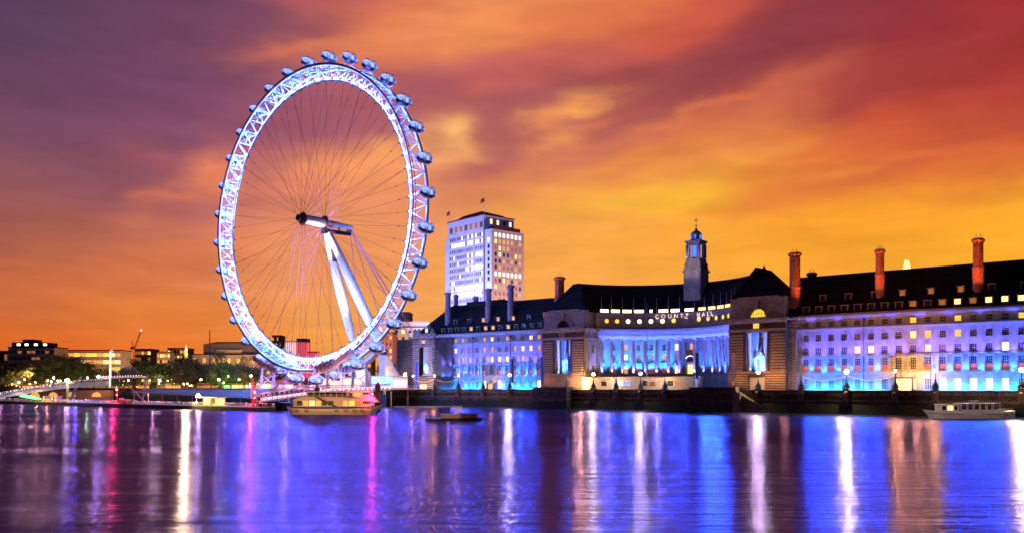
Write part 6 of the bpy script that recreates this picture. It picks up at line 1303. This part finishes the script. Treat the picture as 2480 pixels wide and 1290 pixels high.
    block('cream_building', 'tall cream office building with square windows left of the riverside hall', 'building', 952, 1050, 560, 792, 'cream_block', 9, 6, (dk, dk, dk, wm, dk, am), seed=14, extra=roofx, wfrac=(.42, .45))
    block('orange_building', 'orange lit brick building behind the capsules', 'building', 922, 951, 540, 806, 'brick', 8, 3, (am, dk, wm), seed=15, wfrac=(.4, .5))
    block('brick_tower', 'ribbed brick tower block above the cream building', 'building', 958, 992, 640, 757, 'brick', 10, 6, (dk,), seed=16, wfrac=(.4, .8))
    # bright glass spire far away
    Y = 1500; t = thing('glass_spire', 'distant glowing glass spire tip showing above the right roof', 'tower', (WX(2196, Y), Y, GZ)); h = WZ(628, Y) - GZ
    m = MB(); m.lathe([(26, 0), (9, h * .86), (6.2, h * .95), (4, h * .985)], (0, 0, 0), 4, smooth=False); m.build('shaft', 'pane_warm', t)
    m = MB(); m.hexa([(-4.6, -1, h * .93), (-1.0, -1, h * .93), (-1, 1, h * .93), (-4.6, 1, h * .93), (-2.6, -.3, h), (-2.2, -.3, h), (-2.2, .3, h), (-2.6, .3, h)]); m.hexa([(.6, -1, h * .93), (5, -1, h * .93), (5, 1, h * .93), (.6, 1, h * .93), (1.6, -.3, h * .995), (2.4, -.3, h * .995), (2.4, .3, h * .995), (1.6, .3, h * .995)]); m.build('tip', 'pane_white', t)
    # tall floodlit slab tower
    D = 530; X0 = WX(1173, D); ang = math.atan2(.66, .75); t = thing('office_tower', 'tall pale floodlit office tower glowing lilac with lit window rows', 'tower', (X0, D, GZ), ang)
    # local: +x along the right face, +y back along the left face
    Wd, Ln, Hh, Hs = 26.5, 41.0, WZ(518, D) - GZ, WZ(556, D) - GZ
    m = MB(); m.box(0, Wd - 1.5, .5, Ln - 3.5, 0, Hh); m.build('wall', 'shell_stone', t)
    m = MB(); m.box(1.0, Wd + 1.5, -6, .4, 0, Hs); m.box(1.2, Wd, Ln - 3.5, Ln + 1.5, 0, Hs - 2); m.build('wing', 'shell_stone', t)
    m = MB(); m.hexa([(1.0, 4, Hh + .05), (Wd - 4, 3, Hh + .05), (Wd - 4, Ln - 6, Hh + .05), (1.0, Ln - 9, Hh + .05), (3, 6, Hh + 3), (Wd - 6, 6, Hh + 2.2), (Wd - 6, Ln - 10, Hh + 2.2), (3, Ln - 16, Hh + 2.6)]); m.box(-.5, Wd - 1, 0, Ln - 3, Hh - .5, Hh + .04); m.box(3, Wd - 1, -5.2, .4, Hs + .003, Hs + 2.4); m.build('roof', 'steel_red', t)
    m = MB()
    for i in range(5): y = 1 + i * (Ln - 5) / 4; m.box(-.35, -.003, y - .3, y + .3, 0, Hh - 9)
    m.box(-.3, -.003, .5, Ln - 3.5, Hh - 9.4, Hh - 8.9); m.build('pilasters', 'shell_stone', t)
    rnd = random.Random(31); cache = {}
    def wn(face, u, z, ww, hh, k, nm='window'):
        key = (face, ww, hh, k, nm)
        if key not in cache:
            q = MB()
            if face == 'R': q.box(-ww / 2, ww / 2, -.14, -.003, 0, hh)
            else: q.box(-.14, -.003, -ww / 2, ww / 2, 0, hh)
            cache[key] = q.mesh(nm, k)
        return link(nm, cache[key], t, (u, -6, z) if face == 'R' else (0, u, z))
    lit_rows = {0: 1, 6: 1}; fh = (Hs - 5) / 23.5
    rest = {}
    for r in range(23):
        z = Hs - 4.6 - r * fh * 1.0
        if z < 8: break
        for c in range(7):
            u = 4.2 + c * (Wd - 5.2) / 6.3; k = 'pane_white' if r in (0, 6) else ('pane_warm' if rnd.random() < .06 else 'pane_amber' if rnd.random() < .45 else 'pane_dim' if rnd.random() < .6 else 'frame_dark')
            if r < 13: wn('R', u, z, 1.5, 2.3, k)
            else: rest.setdefault(k, MB()).box(u - .75, u + .75, -6.14, -6.003, z, z + 2.3)
    wn('R', 9, Hh - 5.4, 1.7, 3.0, 'pane_warm', 'top_window'); wn('R', 14.5, Hh - 5.4, 1.7, 2.8, 'pane_warm', 'top_window'); wn('R', 20, Hh - 5.4, 1.7, 2.8, 'glass_dark', 'top_window'); wn('R', 25, Hh - 5.4, 1.7, 2.8, 'pane_warm', 'top_window')
    for o in [c for c in kids(t) if c.name.startswith('top_window')]:
        if o.location.y < -1: o.location.y = .5; o.location.x -= 3
    for c in range(7): wn('L', 3 + c * (Ln - 9) / 6.2, Hh - 8, 2.9, 3.6, 'pane_dim' if c % 3 else 'curtain', 'top_window')
    for r in range(24):
        z = Hh - 13.5 - r * fh
        if z < 8: break
        if z < Hs - 4: rest.setdefault('pane_white' if r in (1, 8) else 'glass_dark', MB()).box(.86, .997, -3.9, -2.1, z, z + 2.3)
        for c in range(17):
            y = 1.9 + c * (Ln - 7.4) / 16.2; k = 'pane_white' if ((r in (1, 8, 9, 12) or (r in (3, 5, 11, 14) and c < 8)) and rnd.random() < .88) else ('pane_warm' if rnd.random() < .12 else 'curtain' if rnd.random() < .3 else 'frame_dark')
            rest.setdefault(k, MB()).box(-.14, -.003, y - .5, y + .5, z, z + 2.3)
    for k, m in rest.items(): o = m.build('windows', k, t); o['kind'] = 'stuff'
    for (x, y) in ((1, 1.2), (1, Ln - 4.2)):
        m = MB(); top = 15 if y < 5 else 11; m.bar((x, y, Hh - 4), (x, y, Hh + top * .7), .16, 6, .1); f = m.build('flagpole', 'flag_white', t)
        m = MB(); z = Hh + top * .7; m.hexa([(x - .05, y, z - 2.6), (x - .05, y + 3.6, z - 3.2), (x + .05, y + 3.6, z - 3.2), (x + .05, y, z - 2.6), (x - .05, y, z), (x - .05, y + 3.6, z - .8), (x + .05, y + 3.6, z - .8), (x + .05, y, z)]); m.build('flag', 'flag_red', f)
    ax, ay = math.cos(ang), math.sin(ang)
    fl = (X0 - ax * 62 - ay * 5, D - ay * 62 + ax * 5, 40); mid = (X0 - ay * 20, D + ax * 20, 62)
    spot('tower_flood', fl, mid, (.36, .38, 1), 7e5, 85, .6, 1.0)
    fl = (X0 + ax * 20 + ay * 75, D + ay * 20 - ax * 75, 35); mid = (X0 + ax * 16, D + ay * 16, 62); spot('tower_flood', fl, mid, (1, .48, .34), 2.8e5, 80, .6, 1.0)
    for z in (30, 90): spot('tower_flood', (WX(960, 530), 500, z), (WX(975, 560), 560, 40), (1, .6, .28), 9e4, 70, 1, 1.0)
    for (px, Y, p) in ((75, 600, 90000), (220, 640, 70000), (345, 720, 80000), (420, 700, 90000), (560, 600, 110000), (620, 600, 80000), (850, 620, 60000)):
        point('skyline_fill', (WX(px, Y), Y, 16), (1, .5, .18), p * .45, .5)  # points added in mid-air to brighten the skyline blocks
    # red crane
    Y = 800; t = thing('tower_crane', 'red luffing tower crane on the left skyline', 'crane', (WX(325, Y), Y, GZ)); h = WZ(842, Y) - GZ
    def lattice(m, a, b, r, n):
        a, b = Vector(a), Vector(b)
        for i in range(n):
            p, q = a.lerp(b, i / n), a.lerp(b, (i + 1) / n)
            for (dx, dz) in ((-r, 0), (r, 0)): m.bar(p + Vector((dx, 0, dz)), q + Vector((dx, 0, dz)), .22, 4, caps=False)
            s_ = 1 if i % 2 else -1; m.bar(p + Vector((s_ * r, 0, 0)), q + Vector((-s_ * r, 0, 0)), .16, 4, caps=False)
    m = MB(); lattice(m, (0, 0, 0), (0, 0, h), .8, 14); m.build('mast', 'crane_red', t); m = MB(); tip = (WX(342, Y) - WX(325, Y), 0, WZ(799, Y) - GZ); lattice(m, (0, 0, h - 1), tip, .6, 10); m.build('jib', 'crane_red', t)
    m = MB(); m.box(-2.4, 0, -1, 1, h - .5, h + 1.5); m.bar((0, 0, h), (-2.6, 0, h + 6), .3, 4); m.bar((-2.6, 0, h + 6), tip, .06, 4); m.box(-3.6, -1.8, -.8, .8, h - 1.2, h + .6); m.build('counter_jib', 'crane_red', t)
    m = MB(); m.lathe([(.1, -.8), (.7, 0), (.1, .8)], tip, 6); m.build('warning_lamp', 'lamp_red', t)
    # tall mast
    Y = 470; m = MB(); m.lathe([(.55, 0), (.45, 12), (.2, WZ(797, Y) - GZ)], (0, 0, 0), 8); tag(m.build('tall_mast', 'steel_red', None, (WX(508, Y), Y, GZ)), 'very tall thin dark mast among the promenade trees', 'mast')
    # footbridge
    Y = 470; t = thing('footbridge', 'cable stayed footbridge with tall glowing white mast and fan of rods', 'bridge', (WX(268, Y), Y, 0))
    ox = WX(268, Y)
    def q(px, py, dy=0): return (WX(px, Y) - ox, dy, WZ(py, Y))
    m = MB(); m.tube([q(266, 938), q(267.5, 900), (0, 0, WZ(850, Y)), q(273, 838)], [.55, .6, .5, .12], 10); m.build('mast', 'white_paint', t)
    m = MB(); m.tube([q(240, 968, -30), q(250, 925, -28), q(254, 912, -26)], [.9, .8, .6], 8); m.build('prop', 'steel_lilac', t)
    for i in range(7):
        k = MB(); k.bar(q(271, 846), q(286 + i * 7.5, 908 - i * .5, 6), .05, 4, caps=False); k.build('stay_rod', 'steel_lilac', t)
    for i in range(2): k = MB(); k.bar(q(270, 848), q(274 + i * 5, 910, 6), .05, 4, caps=False); k.build('stay_rod', 'white_paint', t)
    m = MB(); a, b = q(245, 912), q(335, 909); m.hexa([(a[0], -2, a[2] - .8), (b[0], 6, b[2] - .8), (b[0], 10, b[2] - .8), (a[0], 2, a[2] - .8), (a[0], -2, a[2]), (b[0], 6, b[2]), (b[0], 10, b[2]), (a[0], 2, a[2])]); m.build('deck', 'steel_lilac', t)
    m = MB()
    for i in range(16): u = (i + .5) / 16; m.lathe([(.05, -.2), (.28, 0), (.05, .2)], (a[0] + (b[0] - a[0]) * u, -2.2 + 8 * u, a[2] + (b[2] - a[2]) * u + .3), 6)
    m.build('deck_lights', 'lamp_pink', t)
    point('mast_light', (WX(262, Y), Y - 9, WZ(905, Y)), (1, .75, .7), 7000, .4); point('mast_light', (WX(258, Y), Y - 8, WZ(870, Y)), (1, .75, .7), 6000, .4)
    # sloping approach ramp
    t = thing('approach_ramp', 'long pale curved ramp climbing to the footbridge with railings', 'ramp', (0, 0, 0)); pts = []
    for (px, py, Y_) in ((-60, 972, 330), (0, 956, 355), (60, 945, 380), (120, 934, 405), (190, 925, 430), (250, 922, 455)): pts.append(Vector((WX(px, Y_), Y_, WZ(py, Y_))))
    m = MB(); r_ = MB(); wv = Vector((1.0, 4.5, 0)); dz = [.6, .7, 1.1, 1.6, 2.2, 2.6]
    for i in range(5):
        p, q_ = pts[i], pts[i + 1]; d0, d1 = dz[i], dz[i + 1]
        m.hexa([p - Vector((0, 0, d0)), q_ - Vector((0, 0, d1)), q_ + wv - Vector((0, 0, d1)), p + wv - Vector((0, 0, d0)), p, q_, q_ + wv, p + wv])
        for o_ in (Vector((0, .2, 0)), wv * .97):
            r_.bar(p + o_ + Vector((0, 0, 1.2)), q_ + o_ + Vector((0, 0, 1.2)), .07, 4)
            for j in range(12): u = p.lerp(q_, j / 12) + o_; r_.bar(u, u + Vector((0, 0, 1.2)), .06, 4)
    m.build('deck', 'concrete', t); r_.build('railing', 'white_paint', t); m = MB(); m.lathe([(.05, -.18), (.2, 0), (.05, .18)], (0, 0, 0), 6); lm = m.mesh('handrail_light', 'lamp_pink'); rnd = random.Random(4)
    for i in range(5):
        for j in range(6): link('handrail_light', lm, t, pts[i].lerp(pts[i + 1], (j + rnd.random()) / 6) + Vector((0, 2, 1.1)))
    m = MB()
    for i, (px, py, Y_, c) in enumerate(((20, 950, 350, (1, .7, .7)), (70, 940, 375, (1, .75, .6)), (130, 936, 395, (1, .75, .5)), (200, 930, 420, (1, .75, .5)), (110, 958, 380, (1, .8, .6)), (150, 955, 400, (1, .6, .4)))): point('ramp_light', (WX(px, Y_), Y_ - 6, WZ(py, Y_)), (c[0], c[1] * .8, c[2] * .5), 1400, .3)
    # brick arches / vaulted quay under the ramp
    t = thing('quay_vault', 'brick vaulted quay wall glowing orange under the ramp', 'wall', (WX(190, 470), 470, 0)); m = MB(); m.box(-30, 18, 0, 3, 0, 5.4); m.build('wall', 'brick', t)
    for x in (-24, -14, -4, 10): k = MB(); k.prism(arc(x, 1.8, 2.6, 0, math.pi, 8), -.2, -.01); k.build('arch', 'pane_amber', t)
background()
